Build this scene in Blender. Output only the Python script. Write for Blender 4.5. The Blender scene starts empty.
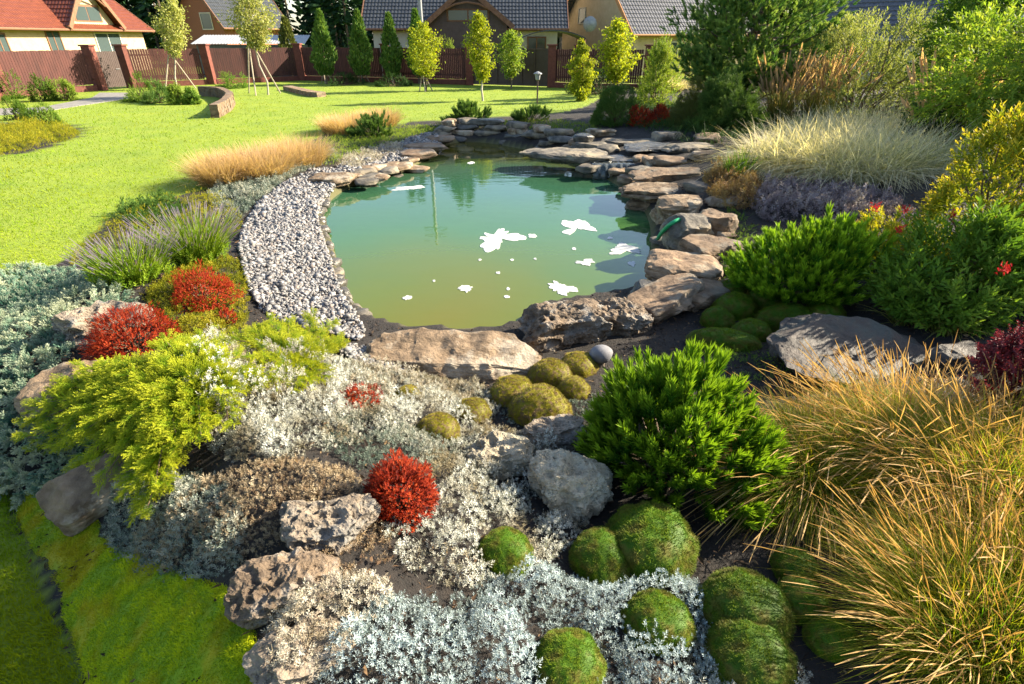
import bpy, math, random
import numpy as np
from mathutils import Vector, noise as mnoise
PI = math.pi
rng = np.random.default_rng(11)
random.seed(5)

# ------------------------------------------------------------------ camera, sky, sun, exposure
FPX, CAM_H = 538.0, 2.5
PITCH = math.atan(304/FPX)
SUN_AZ, SUN_EL = math.radians(17), math.radians(28)
SUN_STRENGTH, SKY_STRENGTH, EXPOSURE = 5.0, 0.080, 2.1
scn = bpy.context.scene
COL = scn.collection
cd = bpy.data.cameras.new('camera'); cam = bpy.data.objects.new('camera', cd); COL.objects.link(cam)
cam.location = (0, 0, CAM_H); cam.rotation_euler = (PI/2-PITCH, 0, 0)
cd.sensor_width = 36; cd.lens = FPX*36/1024; cd.clip_end = 2000; cd.clip_start = 0.05
scn.camera = cam
w = bpy.data.worlds.new('World'); scn.world = w; w.use_nodes = True
wn = w.node_tree.nodes; wl = w.node_tree.links
sky = wn.new('ShaderNodeTexSky'); sky.sky_type = 'NISHITA'; sky.sun_disc = False
sky.sun_elevation = SUN_EL; sky.sun_rotation = PI/2-SUN_AZ; sky.air_density = 1.0; sky.dust_density = 1.2
wl.new(sky.outputs[0], wn['Background'].inputs[0]); wn['Background'].inputs[1].default_value = SKY_STRENGTH
sd = bpy.data.lights.new('sun', 'SUN'); sun = bpy.data.objects.new('sun', sd); COL.objects.link(sun)
sd.energy = SUN_STRENGTH; sd.angle = math.radians(0.5); sd.color = (1.0, 0.87, 0.67)
SV = Vector((math.cos(SUN_EL)*math.cos(SUN_AZ), math.cos(SUN_EL)*math.sin(SUN_AZ), math.sin(SUN_EL)))
sun.rotation_euler = (-SV).to_track_quat('-Z', 'Y').to_euler(); sun.location = (20, 6, 15)
scn.view_settings.view_transform = 'Standard'; scn.view_settings.look = 'None'
scn.view_settings.exposure = EXPOSURE; scn.view_settings.gamma = 1; scn.view_settings.use_curve_mapping = False
scn.cycles.max_bounces = 6; scn.cycles.diffuse_bounces = 3; scn.cycles.transmission_bounces = 4
scn.cycles.caustics_reflective = False; scn.cycles.caustics_refractive = False
scn.cycles.sample_clamp_indirect = 6

# ------------------------------------------------------------------ pixel -> place helpers (camera at the origin of the plan)
CP, SP = math.cos(PITCH), math.sin(PITCH)
def at(u, v, z=0.0):
    u = np.asarray(u, float); v = np.asarray(v, float)
    dx = (u-512)/FPX; k = (v-342)/FPX
    dy = CP-k*SP; dz = -SP-k*CP
    t = (z-CAM_H)/dz
    return dx*t, dy*t, t
def at_y(u, v, Y):
    dx = (u-512)/FPX; k = (v-342)/FPX
    dy = CP-k*SP; dz = -SP-k*CP; t = Y/dy
    return dx*t, Y, CAM_H+dz*t
# terrain control points (picture column, row, height above the lawn)
CTRL = [(85,684,0),(10,500,0),(45,600,0),(-60,420,0),(-60,300,0),(10,285,0),(75,250,0),(120,210,0),(205,188,0),(100,170,0),(0,200,0),
 (205,160,.02),(320,130,.02),(400,113,0),(470,108,.04),(560,104,.05),(590,98,.05),(60,110,0),(200,100,0),(350,90,0),(480,90,0),(0,110,0),
 (372,335,.0),(450,338,.0),(335,275,.02),(315,212,.02),(350,180,.02),(440,143,.02),(480,138,.1),(560,146,.12),(620,180,.06),(655,225,.06),(665,275,.04),(600,302,.02),(540,318,0),
 (250,330,.08),(260,230,.06),(290,180,.06),(200,270,.22),(130,300,.3),(60,330,.15),(200,400,.58),(130,380,.44),(60,400,.12),(250,470,.72),(330,480,.62),(420,470,.38),(330,400,.36),(420,390,.12),
 (500,420,.1),(560,400,.06),(560,460,.14),(430,570,.46),(340,600,.66),(270,640,.64),(500,640,.34),(600,600,.2),(640,680,.24),(680,480,.14),(620,430,.1),(760,560,.2),(860,500,.24),(950,600,.3),(1024,684,.3),(760,680,.22),
 (100,520,.14),(130,600,.14),(190,580,.36),(170,670,.26),(240,600,.54),(60,470,.03),
 (740,310,.1),(800,310,.16),(870,360,.3),(980,360,.42),(800,270,.3),(950,260,.5),(820,210,.45),(720,200,.36),(690,165,.34),(640,150,.22),(600,138,.22),(840,150,.55),(900,160,.6),(960,190,.7),(750,110,.5),(650,110,.3),(700,130,.4),(1024,120,.8),(1100,300,.7),(1100,500,.5)]
_c = np.array(CTRL, float); _x, _y, _ = at(_c[:,0], _c[:,1], _c[:,2])
_ex = np.array([(-40,0,0),(-40,20,0),(-40,45,0),(-20,55,0),(0,55,.0),(20,50,.1),(40,40,.2),(40,10,.4),(20,-10,.2),(0,-8,.1),(-8,-4,0),(-15,-10,0),(12,12,.7),(12,4,.6),(8,0,.4),(18,25,.4),(2,-1,.25),(-1.2,-.4,.0),(0.2,0.2,.2),(-40,-20,0),(40,-20,.2),(-3,0,0)], float)
TX = np.concatenate([np.stack([_x,_y],1), _ex[:,:2]]); TZ = np.concatenate([_c[:,2], _ex[:,2]])
def _phi(d2): return d2*np.log(d2+1e-9)*0.5
_n = len(TX); _K = _phi(((TX[:,None]-TX[None])**2).sum(-1))+np.eye(_n)*0.15
_P = np.concatenate([np.ones((_n,1)), TX], 1)
_A = np.block([[_K,_P],[_P.T,np.zeros((3,3))]]); _S = np.linalg.solve(_A, np.concatenate([TZ, np.zeros(3)]))
def pip(poly, x, y):
    poly = np.asarray(poly); x = np.asarray(x, float); y = np.asarray(y, float); ins = np.zeros(x.shape, bool); n = len(poly)
    for i in range(n):
        x1,y1 = poly[i]; x2,y2 = poly[(i+1)%n]
        c = ((y1>y)!=(y2>y)) & (x < (x2-x1)*(y-y1)/((y2-y1) if abs(y2-y1)>1e-12 else 1e-12)+x1)
        ins ^= c
    return ins
def pdist(poly, x, y, closed=True):
    poly = np.asarray(poly); d = np.full(np.shape(x), 1e9); n = len(poly)
    for i in range(n if closed else n-1):
        a = poly[i]; b = poly[(i+1)%n]; ab = b-a
        t = np.clip(((x-a[0])*ab[0]+(y-a[1])*ab[1])/(ab@ab+1e-12), 0, 1)
        d = np.minimum(d, np.hypot(x-a[0]-t*ab[0], y-a[1]-t*ab[1]))
    return d
def pxpoly(pts, z=0.0):
    p = np.array(pts, float); x, y, _ = at(p[:,0], p[:,1], z); return np.stack([x,y],1)
def chaikin(p, k=2):
    p = np.asarray(p, float)
    for _ in range(k):
        q = np.roll(p,-1,0); p = np.stack([p*.75+q*.25, p*.25+q*.75],1).reshape(-1,2)
    return p
WATER_Z = -0.12
POND = chaikin(pxpoly([(380,330),(352,312),(338,285),(331,255),(323,232),(318,212),(330,197),(352,184),(395,172),(430,158),(443,143),(480,141),(520,148),(560,155),(590,167),(622,186),(645,205),(655,225),(655,250),(662,278),(640,294),(600,300),(540,310),(520,334),(445,338)], WATER_Z))
# ---- noise
def _h(i,j,k,s): 
    n = (i*374761393+j*668265263+k*1274126177+s*974634777) & 0x7fffffff
    n = ((n^(n>>13))*1274126177) & 0x7fffffff
    return ((n^(n>>16)) & 0xffff)/65535.0
def vn(P, s=0):
    P = np.asarray(P, float); I = np.floor(P).astype(np.int64); f = P-I; f = f*f*(3-2*f); r = 0
    for a in (0,1):
        for b in (0,1):
            for c in (0,1):
                r = r+_h(I[:,0]+a,I[:,1]+b,I[:,2]+c,s)*np.where(a,f[:,0],1-f[:,0])*np.where(b,f[:,1],1-f[:,1])*np.where(c,f[:,2],1-f[:,2])
    return r*2-1
def fbm(P, s=0, o=4):
    r = 0; a = 1.0; P = np.asarray(P, float)
    for k in range(o): r = r+a*vn(P, s+k*17); P = P*2.03+3.1; a *= .5
    return r
def H(x, y):
    x = np.asarray(x, float); y = np.asarray(y, float); sh = x.shape; X = x.ravel(); Y = y.ravel(); out = np.empty(len(X))
    for i in range(0, len(X), 40000):
        a = X[i:i+40000]; b = Y[i:i+40000]
        d2 = (a[:,None]-TX[None,:,0])**2+(b[:,None]-TX[None,:,1])**2
        out[i:i+40000] = _phi(d2)@_S[:_n]+_S[_n]+_S[_n+1]*a+_S[_n+2]*b
    out = np.clip(out, 0.0, 1.1)
    far = np.clip((np.hypot(X, Y-10)-30)/25, 0, 1); out *= 1-far
    ins = pip(POND, X, Y); d = pdist(POND, X, Y)
    sm = np.clip(d/0.35, 0, 1)
    rim = 0.0*(1-sm)+out*sm
    deep = -0.02-0.9*np.clip(d/1.0, 0, 1)**.8
    out = np.where(ins, deep, np.where(d < .35, rim, out))
    return out.reshape(sh)
def atg(u, v):
    z = np.zeros(np.shape(u))
    for _ in range(7):
        x, y, t = at(u, v, z); z = z*.35+.65*H(x, y)
    x, y, t = at(u, v, z); return x, y, z
def G(u, v):
    x, y, z = atg(np.array([float(u)]), np.array([float(v)])); return float(x[0]), float(y[0]), float(H(x, y)[0])
def ppm(u, v, z=0.0):
    return FPX/float(at(u, v, z)[2])

# ------------------------------------------------------------------ mesh helpers
class Soup:
    def __init__(s): s.V=[]; s.F=[]; s.T=[]; s.R=[]; s.n=0
    def add(s, V, F, t=None, r=None, m=0):
        V = np.asarray(V, float).reshape(-1,3); n = len(V)
        s.V.append(V)
        for f in F:
            f = np.asarray(f, np.int64)
            if len(f): s.F.append((f+s.n, m))
        s.T.append(np.zeros(n) if t is None else np.broadcast_to(np.asarray(t, float), (n,)))
        s.R.append(np.full(n, .5) if r is None else np.broadcast_to(np.asarray(r, float), (n,)))
        s.n += n; return s
    def tmpl(s):
        return dict(V=np.concatenate(s.V), F=[(f,m) for f,m in s.F], t=np.concatenate(s.T), r=np.concatenate(s.R))
    def build(s, name, mat, parent=None, origin=(0,0,0), smooth=False, link=True):
        V = np.concatenate(s.V)-np.asarray(origin, float)
        me = bpy.data.meshes.new(name); me.vertices.add(len(V)); me.vertices.foreach_set('co', V.ravel().astype(np.float32))
        loops = np.concatenate([f.ravel() for f,_ in s.F]); sizes = np.concatenate([np.full(len(f), f.shape[1]) for f,_ in s.F])
        mi = np.concatenate([np.full(len(f), m) for f,m in s.F])
        me.loops.add(len(loops)); me.loops.foreach_set('vertex_index', loops.astype(np.int32))
        me.polygons.add(len(sizes)); st = np.concatenate([[0], np.cumsum(sizes)[:-1]])
        me.polygons.foreach_set('loop_start', st.astype(np.int32)); me.polygons.foreach_set('material_index', mi.astype(np.int32))
        me.polygons.foreach_set('use_smooth', np.full(len(sizes), smooth))
        for nm, A in (('t', s.T), ('r', s.R)):
            at_ = me.attributes.new(nm, 'FLOAT', 'POINT'); at_.data.foreach_set('value', np.concatenate(A).astype(np.float32))
        me.update(calc_edges=True)
        for mm in (mat if isinstance(mat, (list,tuple)) else [mat]): me.materials.append(mm)
        o = bpy.data.objects.new(name, me)
        if link: COL.objects.link(o)
        if parent is not None: o.parent = parent
        else: o.location = origin
        return o
def tag(o, label, cat, group=None, kind=None):
    o['label'] = label; o['category'] = cat
    if group: o['group'] = group
    if kind: o['kind'] = kind
    return o
def struct(o, label=None):
    o['kind'] = 'structure'
    if label: o['label'] = label
    return o
def thing(name, label, cat, loc, group=None, rz=0):
    o = bpy.data.objects.new(name, None); COL.objects.link(o); o.location = loc; o.rotation_euler = (0,0,rz); o.empty_display_size = .1
    return tag(o, label, cat, group)
def dup(root, loc, rz=0, scale=1.0, label=None, group=None):
    r = root.copy(); COL.objects.link(r); r.location = loc; r.rotation_euler = (0,0,rz)
    r.scale = (scale,)*3 if not hasattr(scale, '__len__') else scale
    if label: r['label'] = label
    if group: r['group'] = group
    for ch in list(root.children):
        c = ch.copy(); COL.objects.link(c); c.parent = r
        for g in list(ch.children):
            d = g.copy(); COL.objects.link(d); d.parent = c
    return r
def nrm(A): return A/np.maximum(np.linalg.norm(A, axis=-1, keepdims=True), 1e-9)
def frames(Z, spin):
    Z = nrm(Z); ref = np.where(np.abs(Z[:,2:3])>.92, np.array([[1.,0,0]]), np.array([[0,0,1.]]))
    X = nrm(np.cross(ref, Z)); Y = np.cross(Z, X); c = np.cos(spin)[:,None]; s = np.sin(spin)[:,None]
    return X*c+Y*s, Y*c-X*s, Z
def place(sp, T, P, Z, spin=None, S=1.0, r=None, m=None, rj=0.0):
    P = np.asarray(P, float); N = len(P)
    if N == 0: return
    Z = np.broadcast_to(np.asarray(Z, float), (N,3))
    if spin is None: spin = rng.uniform(0, 2*PI, N)
    spin = np.broadcast_to(np.asarray(spin, float), (N,))
    S = np.asarray(S, float)
    if S.ndim < 2: S = np.broadcast_to(S, (N,))[:,None]*np.ones((1,3))
    X, Y, Zf = frames(Z, spin); V = T['V']
    W = P[:,None]+(V[None,:,0:1]*S[:,None,0:1])*X[:,None]+(V[None,:,1:2]*S[:,None,1:2])*Y[:,None]+(V[None,:,2:3]*S[:,None,2:3])*Zf[:,None]
    n = len(V); off = (np.arange(N)*n)
    rr = (rng.random(N) if r is None else np.broadcast_to(np.asarray(r, float), (N,)))
    R = (rr[:,None]+(T['r'][None]-.5)*rj).ravel() if rj else np.repeat(rr, n)
    base = sp.n; sp.V.append(W.reshape(-1,3)); sp.T.append(np.tile(T['t'], N)); sp.R.append(R); sp.n += N*n
    for f, mm in T['F']:
        sp.F.append(((f[None]+off[:,None,None]).reshape(-1, f.shape[1])+base, mm if m is None else m))
def leafT(wd=.35, fold=.25, curl=.12, mid=.45):
    s = Soup(); s.add([(0,0,0),(-wd/2,fold*wd,mid),(wd/2,fold*wd,mid),(0,curl,1)], [np.array([[0,2,3],[0,3,1]])], t=[0,.5,.5,1]); return s.tmpl()
def leaf6(wd=.6, fold=.15, curl=-.12):
    s = Soup(); s.add([(0,0,0),(-wd*.45,fold*wd,.3),(wd*.45,fold*wd,.3),(-wd*.38,fold*wd+curl*.4,.68),(wd*.38,fold*wd+curl*.4,.68),(0,curl,1),(0,0,.35),(0,curl*.4,.7)],
        [np.array([[0,6,1],[0,2,6],[3,7,5],[7,4,5]]), np.array([[1,6,7,3],[6,2,4,7]])], t=[0,.3,.3,.7,.7,1,.35,.7]); return s.tmpl()
def dirs(N, up=0.0, spread=1.0):
    d = rng.normal(size=(N,3)); d = nrm(d)*spread; d[:,2] += up; return nrm(d)
def tube(sp, path, rad, n=6, r=.5, t=None, m=0):
    path = np.asarray(path, float); k = len(path); rad = np.broadcast_to(np.asarray(rad, float), (k,))
    tan = nrm(np.gradient(path, axis=0)); X, Y, Z = frames(tan, np.zeros(k))
    a = np.linspace(0, 2*PI, n, endpoint=False)
    V = (path[:,None]+rad[:,None,None]*(np.cos(a)[None,:,None]*X[:,None]+np.sin(a)[None,:,None]*Y[:,None])).reshape(-1,3)
    q = [(i*n+j, i*n+(j+1)%n, (i+1)*n+(j+1)%n, (i+1)*n+j) for i in range(k-1) for j in range(n)]
    V = np.concatenate([V, path[:1], path[-1:]]); c0 = k*n
    tr = [(c0, (j+1)%n, j) for j in range(n)]+[(c0+1, (k-1)*n+j, (k-1)*n+(j+1)%n) for j in range(n)]
    sp.add(V, [np.array(q), np.array(tr)], t=0.5 if t is None else t, r=r, m=m)
def box(sp, a, b, r=.5, m=0):
    x0,y0,z0 = a; x1,y1,z1 = b
    sp.add([(x0,y0,z0),(x1,y0,z0),(x1,y1,z0),(x0,y1,z0),(x0,y0,z1),(x1,y0,z1),(x1,y1,z1),(x0,y1,z1)],
        [np.array([[0,3,2,1],[4,5,6,7],[0,1,5,4],[1,2,6,5],[2,3,7,6],[3,0,4,7]])], r=r, m=m)
def obox(sp, c, ax, hx, hy, hz, r=.5):
    X, Y, Z = [np.asarray(v, float) for v in ax]; c = np.asarray(c, float)
    V = [c+sx*hx*X+sy*hy*Y+sz*hz*Z for sz in (-1,1) for sx,sy in ((-1,-1),(1,-1),(1,1),(-1,1))]
    sp.add(V, [np.array([[0,3,2,1],[4,5,6,7],[0,1,5,4],[1,2,6,5],[2,3,7,6],[3,0,4,7]])], r=r)
def blades(sp, P, D, L, W, bend, segs=4, r=None, prof=None, cross=False, side=None):
    P = np.asarray(P, float); N = len(P); D = nrm(np.broadcast_to(np.asarray(D, float), (N,3)))
    L = np.broadcast_to(np.asarray(L, float), (N,)); W = np.broadcast_to(np.asarray(W, float), (N,)); bend = np.broadcast_to(np.asarray(bend, float), (N,))
    r = rng.random(N) if r is None else np.broadcast_to(np.asarray(r, float), (N,))
    hor = D.copy(); hor[:,2] = 0; hor = nrm(hor+rng.normal(size=(N,3))*[1e-3,1e-3,0])
    s = np.linspace(0, 1, segs+1); prof = (1-s**2)*.95+.05 if prof is None else np.interp(s, *prof)
    c = P[:,None]+L[:,None,None]*(D[:,None]*s[None,:,None]+bend[:,None,None]*(hor*.55-np.array([0,0,.85]))[:,None]*(s**2)[None,:,None])
    sd_ = nrm(np.cross(hor, [0,0,1.])+rng.normal(size=(N,3))*.35)
    for k in range(2 if cross else 1):
        q = sd_ if k == 0 else nrm(np.cross(sd_, D)+1e-6)
        off = q[:,None]*(W[:,None]*prof[None])[:,:,None]*.5
        V = np.stack([c-off, c+off], 2).reshape(-1,3)
        i = np.arange(segs)*2; f = np.stack([i,i+1,i+3,i+2],1)
        F = (f[None]+(np.arange(N)*2*(segs+1))[:,None,None]).reshape(-1,4)
        sp.add(V, [F], t=np.tile(np.repeat(s,2), N), r=np.repeat(r, 2*(segs+1)))
def inpoly(poly, n):
    poly = np.asarray(poly); a = poly.min(0); b = poly.max(0); out = []; k = 0
    while k < n:
        p = rng.uniform(a, b, (max(n,50)*2,2)); p = p[pip(poly, p[:,0], p[:,1])]; out.append(p); k += len(p)
    return np.concatenate(out)[:n]
def area(poly):
    p = np.asarray(poly); q = np.roll(p,-1,0); return abs((p[:,0]*q[:,1]-p[:,1]*q[:,0]).sum())/2
def gpoly(pts):
    p = np.array(pts, float); x, y, z = atg(p[:,0], p[:,1]); return chaikin(np.stack([x,y],1), 2)

# ------------------------------------------------------------------ materials
def nt(name):
    m = bpy.data.materials.new(name); m.use_nodes = True; t = m.node_tree; t.nodes.clear(); return m, t.nodes, t.links
def ramp(N, cols):
    r = N.new('ShaderNodeValToRGB'); e = r.color_ramp.elements
    while len(e) < len(cols): e.new(0.5)
    for k, (p, c) in enumerate(cols): e[k].position = p; e[k].color = (*c, 1)
    return r
def mixc(N, L, fac, a, b, mode='MIX'):
    m = N.new('ShaderNodeMix'); m.data_type = 'RGBA'; m.blend_type = mode
    for sock, v in ((m.inputs[0], fac), (m.inputs[6], a), (m.inputs[7], b)):
        if hasattr(v, 'links') or hasattr(v, 'is_linked'): L.new(v, sock)
        elif isinstance(v, (int,float)): sock.default_value = v
        else: sock.default_value = (*v, 1)
    return m.outputs[2]
def noise_n(N, L, scale, detail=4, rough=.55, vec=None):
    t = N.new('ShaderNodeTexNoise'); t.inputs['Scale'].default_value = scale; t.inputs['Detail'].default_value = detail; t.inputs['Roughness'].default_value = rough
    if vec is not None: L.new(vec, t.inputs['Vector'])
    return t
def attr(N, nm):
    a = N.new('ShaderNodeAttribute'); a.attribute_name = nm; return a.outputs['Fac']
def leafmat(name, cols, tip=None, tip_pos=(.5,1.0), trans=.35, rough=.6, patch=None, patch_scale=1.5, spec=.18, tcol=(1.15,1.1,.55)):
    m, N, L = nt(name); out = N.new('ShaderNodeOutputMaterial'); bs = N.new('ShaderNodeBsdfPrincipled')
    n = len(cols); rp = ramp(N, [(k/(max(n-1,1)), c) for k, c in enumerate(cols)]); L.new(attr(N,'r'), rp.inputs[0]); c = rp.outputs[0]
    tc = N.new('ShaderNodeTexCoord')
    if tip is not None:
        mr = N.new('ShaderNodeMapRange'); L.new(attr(N,'t'), mr.inputs[0]); mr.inputs[1].default_value, mr.inputs[2].default_value = tip_pos
        c = mixc(N, L, mr.outputs[0], c, tip)
    if patch is not None:
        nz = noise_n(N, L, patch_scale, 3, .6, tc.outputs['Object']); mr = N.new('ShaderNodeMapRange'); L.new(nz.outputs[0], mr.inputs[0]); mr.inputs[1].default_value = .45; mr.inputs[2].default_value = .62
        c = mixc(N, L, mr.outputs[0], c, patch)
    oi = N.new('ShaderNodeObjectInfo'); hs = N.new('ShaderNodeHueSaturation'); mr = N.new('ShaderNodeMapRange'); L.new(oi.outputs['Random'], mr.inputs[0]); mr.inputs[3].default_value = .85; mr.inputs[4].default_value = 1.15
    L.new(mr.outputs[0], hs.inputs['Value']); L.new(c, hs.inputs['Color']); c = hs.outputs[0]
    L.new(c, bs.inputs['Base Color']); bs.inputs['Roughness'].default_value = rough; bs.inputs['Specular IOR Level'].default_value = spec
    if trans > 0:
        tr = N.new('ShaderNodeBsdfTranslucent'); c2 = mixc(N, L, 1.0, c, tcol, 'MULTIPLY'); L.new(c2, tr.inputs[0])
        mx = N.new('ShaderNodeMixShader'); mx.inputs[0].default_value = trans; L.new(bs.outputs[0], mx.inputs[1]); L.new(tr.outputs[0], mx.inputs[2]); L.new(mx.outputs[0], out.inputs[0])
    else: L.new(bs.outputs[0], out.inputs[0])
    return m
def surfmat(name, c1, c2, scale=6, c3=None, s3=2.0, rough=.8, bump=.3, bscale=30, bdist=.02, pits=0, pscale=40, spec=.4, stretch=None, metal=0, lo=.35, hi=.65):
    m, N, L = nt(name); out = N.new('ShaderNodeOutputMaterial'); bs = N.new('ShaderNodeBsdfPrincipled'); L.new(bs.outputs[0], out.inputs[0])
    tc = N.new('ShaderNodeTexCoord'); vec = tc.outputs['Object']
    if stretch:
        mp = N.new('ShaderNodeMapping'); mp.inputs['Scale'].default_value = stretch; L.new(vec, mp.inputs[0]); vec = mp.outputs[0]
    nz = noise_n(N, L, scale, 8, .65, vec); rp = ramp(N, [(lo,c1),(hi,c2)]); L.new(nz.outputs[0], rp.inputs[0]); c = rp.outputs[0]
    if c3 is not None:
        n3 = noise_n(N, L, s3, 6, .7, tc.outputs['Object']); r3 = ramp(N, [(.5,(0,0,0)),(.62,(1,1,1))]); L.new(n3.outputs[0], r3.inputs[0]); c = mixc(N, L, r3.outputs[0], c, c3)
    oi = N.new('ShaderNodeObjectInfo'); hs = N.new('ShaderNodeHueSaturation'); mr = N.new('ShaderNodeMapRange'); L.new(oi.outputs['Random'], mr.inputs[0]); mr.inputs[3].default_value = .8; mr.inputs[4].default_value = 1.15
    L.new(mr.outputs[0], hs.inputs['Value']); L.new(c, hs.inputs['Color']); c = hs.outputs[0]
    L.new(c, bs.inputs['Base Color']); bs.inputs['Roughness'].default_value = rough; bs.inputs['Specular IOR Level'].default_value = spec; bs.inputs['Metallic'].default_value = metal
    nb = noise_n(N, L, bscale, 8, .7, vec); h = nb.outputs[0]
    bp = N.new('ShaderNodeBump'); bp.inputs['Strength'].default_value = bump; bp.inputs['Distance'].default_value = bdist; L.new(h, bp.inputs['Height']); last = bp
    if pits:
        vo = N.new('ShaderNodeTexVoronoi'); vo.inputs['Scale'].default_value = pscale; L.new(tc.outputs['Object'], vo.inputs['Vector'])
        rr = ramp(N, [(.1,(0,0,0)),(.45,(1,1,1))]); L.new(vo.outputs['Distance'], rr.inputs[0])
        b2 = N.new('ShaderNodeBump'); b2.inputs['Strength'].default_value = pits; b2.inputs['Distance'].default_value = .012; L.new(rr.outputs[0], b2.inputs['Height']); L.new(bp.outputs[0], b2.inputs['Normal']); last = b2
    L.new(last.outputs[0], bs.inputs['Normal'])
    return m
M = {}
M['bark'] = surfmat('bark', (.07,.05,.035), (.16,.12,.08), 12, bump=.6, stretch=(1,1,.3))
M['pale_bark'] = surfmat('pale_bark', (.3,.26,.2), (.5,.45,.36), 10, bump=.4)
M['stake'] = surfmat('stake_wood', (.26,.22,.16), (.38,.33,.25), 8, bump=.3)
M['twig'] = surfmat('twig', (.08,.05,.03), (.17,.11,.06), 20, bump=.3)
M['sand'] = surfmat('sandstone', (.085,.055,.03), (.27,.19,.115), 5, c3=(.33,.28,.21), s3=2.5, bump=.9, bscale=22, bdist=.03, stretch=(1,1,2.5))
M['sandtan'] = surfmat('sandstone_tan', (.085,.052,.030), (.29,.195,.115), 4, c3=(.20,.165,.12), s3=3, bump=.9, bscale=18, bdist=.03, stretch=(1,1,2.5))
M['tufa'] = surfmat('tufa_stone', (.07,.048,.03), (.24,.175,.115), 9, c3=(.24,.22,.19), s3=4, bump=1.0, bscale=35, bdist=.025, pits=.8, pscale=45)
M['tufalight'] = surfmat('tufa_light', (.24,.20,.13), (.46,.40,.29), 9, c3=(.30,.29,.22), s3=5, bump=1.0, bscale=35, bdist=.02, pits=.8, pscale=50)
M['tufapale'] = surfmat('tufa_pale', (.14,.11,.08), (.33,.27,.20), 9, c3=(.17,.165,.15), s3=5, bump=1.0, bscale=35, bdist=.02, pits=.8, pscale=50)
M['grey'] = surfmat('grey_stone', (.05,.045,.038), (.17,.15,.12), 5, c3=(.23,.19,.13), s3=2.2, bump=.8, bscale=20, bdist=.03, stretch=(1,1,2.2))
M['slate'] = surfmat('slab_shade_dark', (.018,.015,.013), (.055,.040,.030), 4, c3=(.042,.048,.040), s3=3, rough=.6, bump=.7, bscale=16, bdist=.03)  # dark brown stone, darkened further to put the bed's shade into its colour
M['wet'] = surfmat('wet_stone', (.035,.035,.03), (.11,.10,.085), 6, rough=.25, bump=.7, bscale=20, bdist=.02)

# ------------------------------------------------------------------ ground sheet
BED = np.concatenate([pxpoly([(85,684),(45,600),(10,500),(-34,400),(-40,315),(10,288),(75,255),(105,222),(150,202),(212,188),(203,172),(228,155),(300,148),(322,136),(350,127),(400,124),(440,122),(500,120),(560,118),(585,110),(600,100),(625,92),(640,82)]), np.array([(9.,36.),(40,36),(40,-12),(1.5,-12),(-.6,-.5)])])
BED2 = chaikin(pxpoly([(-120,185),(-20,160),(40,150),(90,133),(60,122),(20,122),(-120,128)]), 1)
PATH = pxpoly([(128,93),(100,93),(92,98),(40,108),(-140,112),(-140,122),(30,114),(80,106),(128,99)])
def axis(bp):
    out = []
    for a, b, s in bp: out += list(np.arange(a, b, s))
    return np.array(out)
gx = axis([(-300,-60,24),(-60,-20,2),(-20,-7,.35),(-7,7,.075),(7,20,.35),(20,60,2),(60,301,24)])
gy = axis([(-60,-10,5),(-10,-.5,.5),(-.5,7,.075),(7,17.5,.15),(17.5,45,.6),(45,120,5),(120,901,40)])
GX, GY = np.meshgrid(gx, gy); gz = H(GX, GY); nx, ny = len(gx), len(gy)
bedm = (pip(BED, GX, GY)|pip(BED2, GX, GY)); gz = gz+np.where(bedm, .02*fbm(np.stack([GX.ravel()*3,GY.ravel()*3,GX.ravel()*0],1), 3).reshape(GX.shape), 0)*(~pip(POND, GX, GY))
idx = np.arange(nx*ny).reshape(ny, nx)
F = np.stack([idx[:-1,:-1],idx[:-1,1:],idx[1:,1:],idx[1:,:-1]],-1).reshape(-1,4)
s = Soup(); s.add(np.stack([GX,GY,gz],-1), [F], t=bedm.ravel().astype(float), r=pip(POND,GX,GY).ravel().astype(float))
m, N, L = nt('ground'); out = N.new('ShaderNodeOutputMaterial'); bs = N.new('ShaderNodeBsdfPrincipled'); L.new(bs.outputs[0], out.inputs[0]); bs.inputs['Roughness'].default_value = .9
tc = N.new('ShaderNodeTexCoord'); n1 = noise_n(N, L, .9, 6, .6, tc.outputs['Object']); n2 = noise_n(N, L, 14, 8, .7, tc.outputs['Object'])
lawn = ramp(N, [(.3,(.10,.17,.006)),(.5,(.17,.24,.008)),(.7,(.24,.28,.012))]); mm = N.new('ShaderNodeMath'); mm.operation = 'ADD'; mx = N.new('ShaderNodeMath'); mx.operation = 'MULTIPLY'; mx.inputs[1].default_value = .5
L.new(n1.outputs[0], mm.inputs[0]); L.new(n2.outputs[0], mm.inputs[1]); L.new(mm.outputs[0], mx.inputs[0]); L.new(mx.outputs[0], lawn.inputs[0])
soil = ramp(N, [(.35,(.006,.005,.004)),(.6,(.018,.013,.010)),(.75,(.04,.03,.022))]); L.new(n2.outputs[0], soil.inputs[0])
c = mixc(N, L, attr(N,'t'), lawn.outputs[0], soil.outputs[0]); c = mixc(N, L, attr(N,'r'), c, (.09,.085,.03)); L.new(c, bs.inputs['Base Color'])
bp = N.new('ShaderNodeBump'); bp.inputs['Strength'].default_value = .8; bp.inputs['Distance'].default_value = .04; n3 = noise_n(N, L, 40, 6, .7, tc.outputs['Object']); L.new(n3.outputs[0], bp.inputs['Height']); L.new(bp.outputs[0], bs.inputs['Normal'])
struct(s.build('ground', m, smooth=True))
# path by the gate
M['paving'] = surfmat('paving', (.15,.145,.135), (.24,.23,.21), 3, bump=.3)
s = Soup(); n = len(PATH); s.add(np.concatenate([np.c_[PATH, np.full(n,.02)], np.c_[PATH, np.full(n,-.1)]]), [np.array([list(range(n))[::-1]]), np.array([[i,(i+1)%n,(i+1)%n+n,i+n] for i in range(n)])])
struct(s.build('path', M['paving']))

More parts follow.
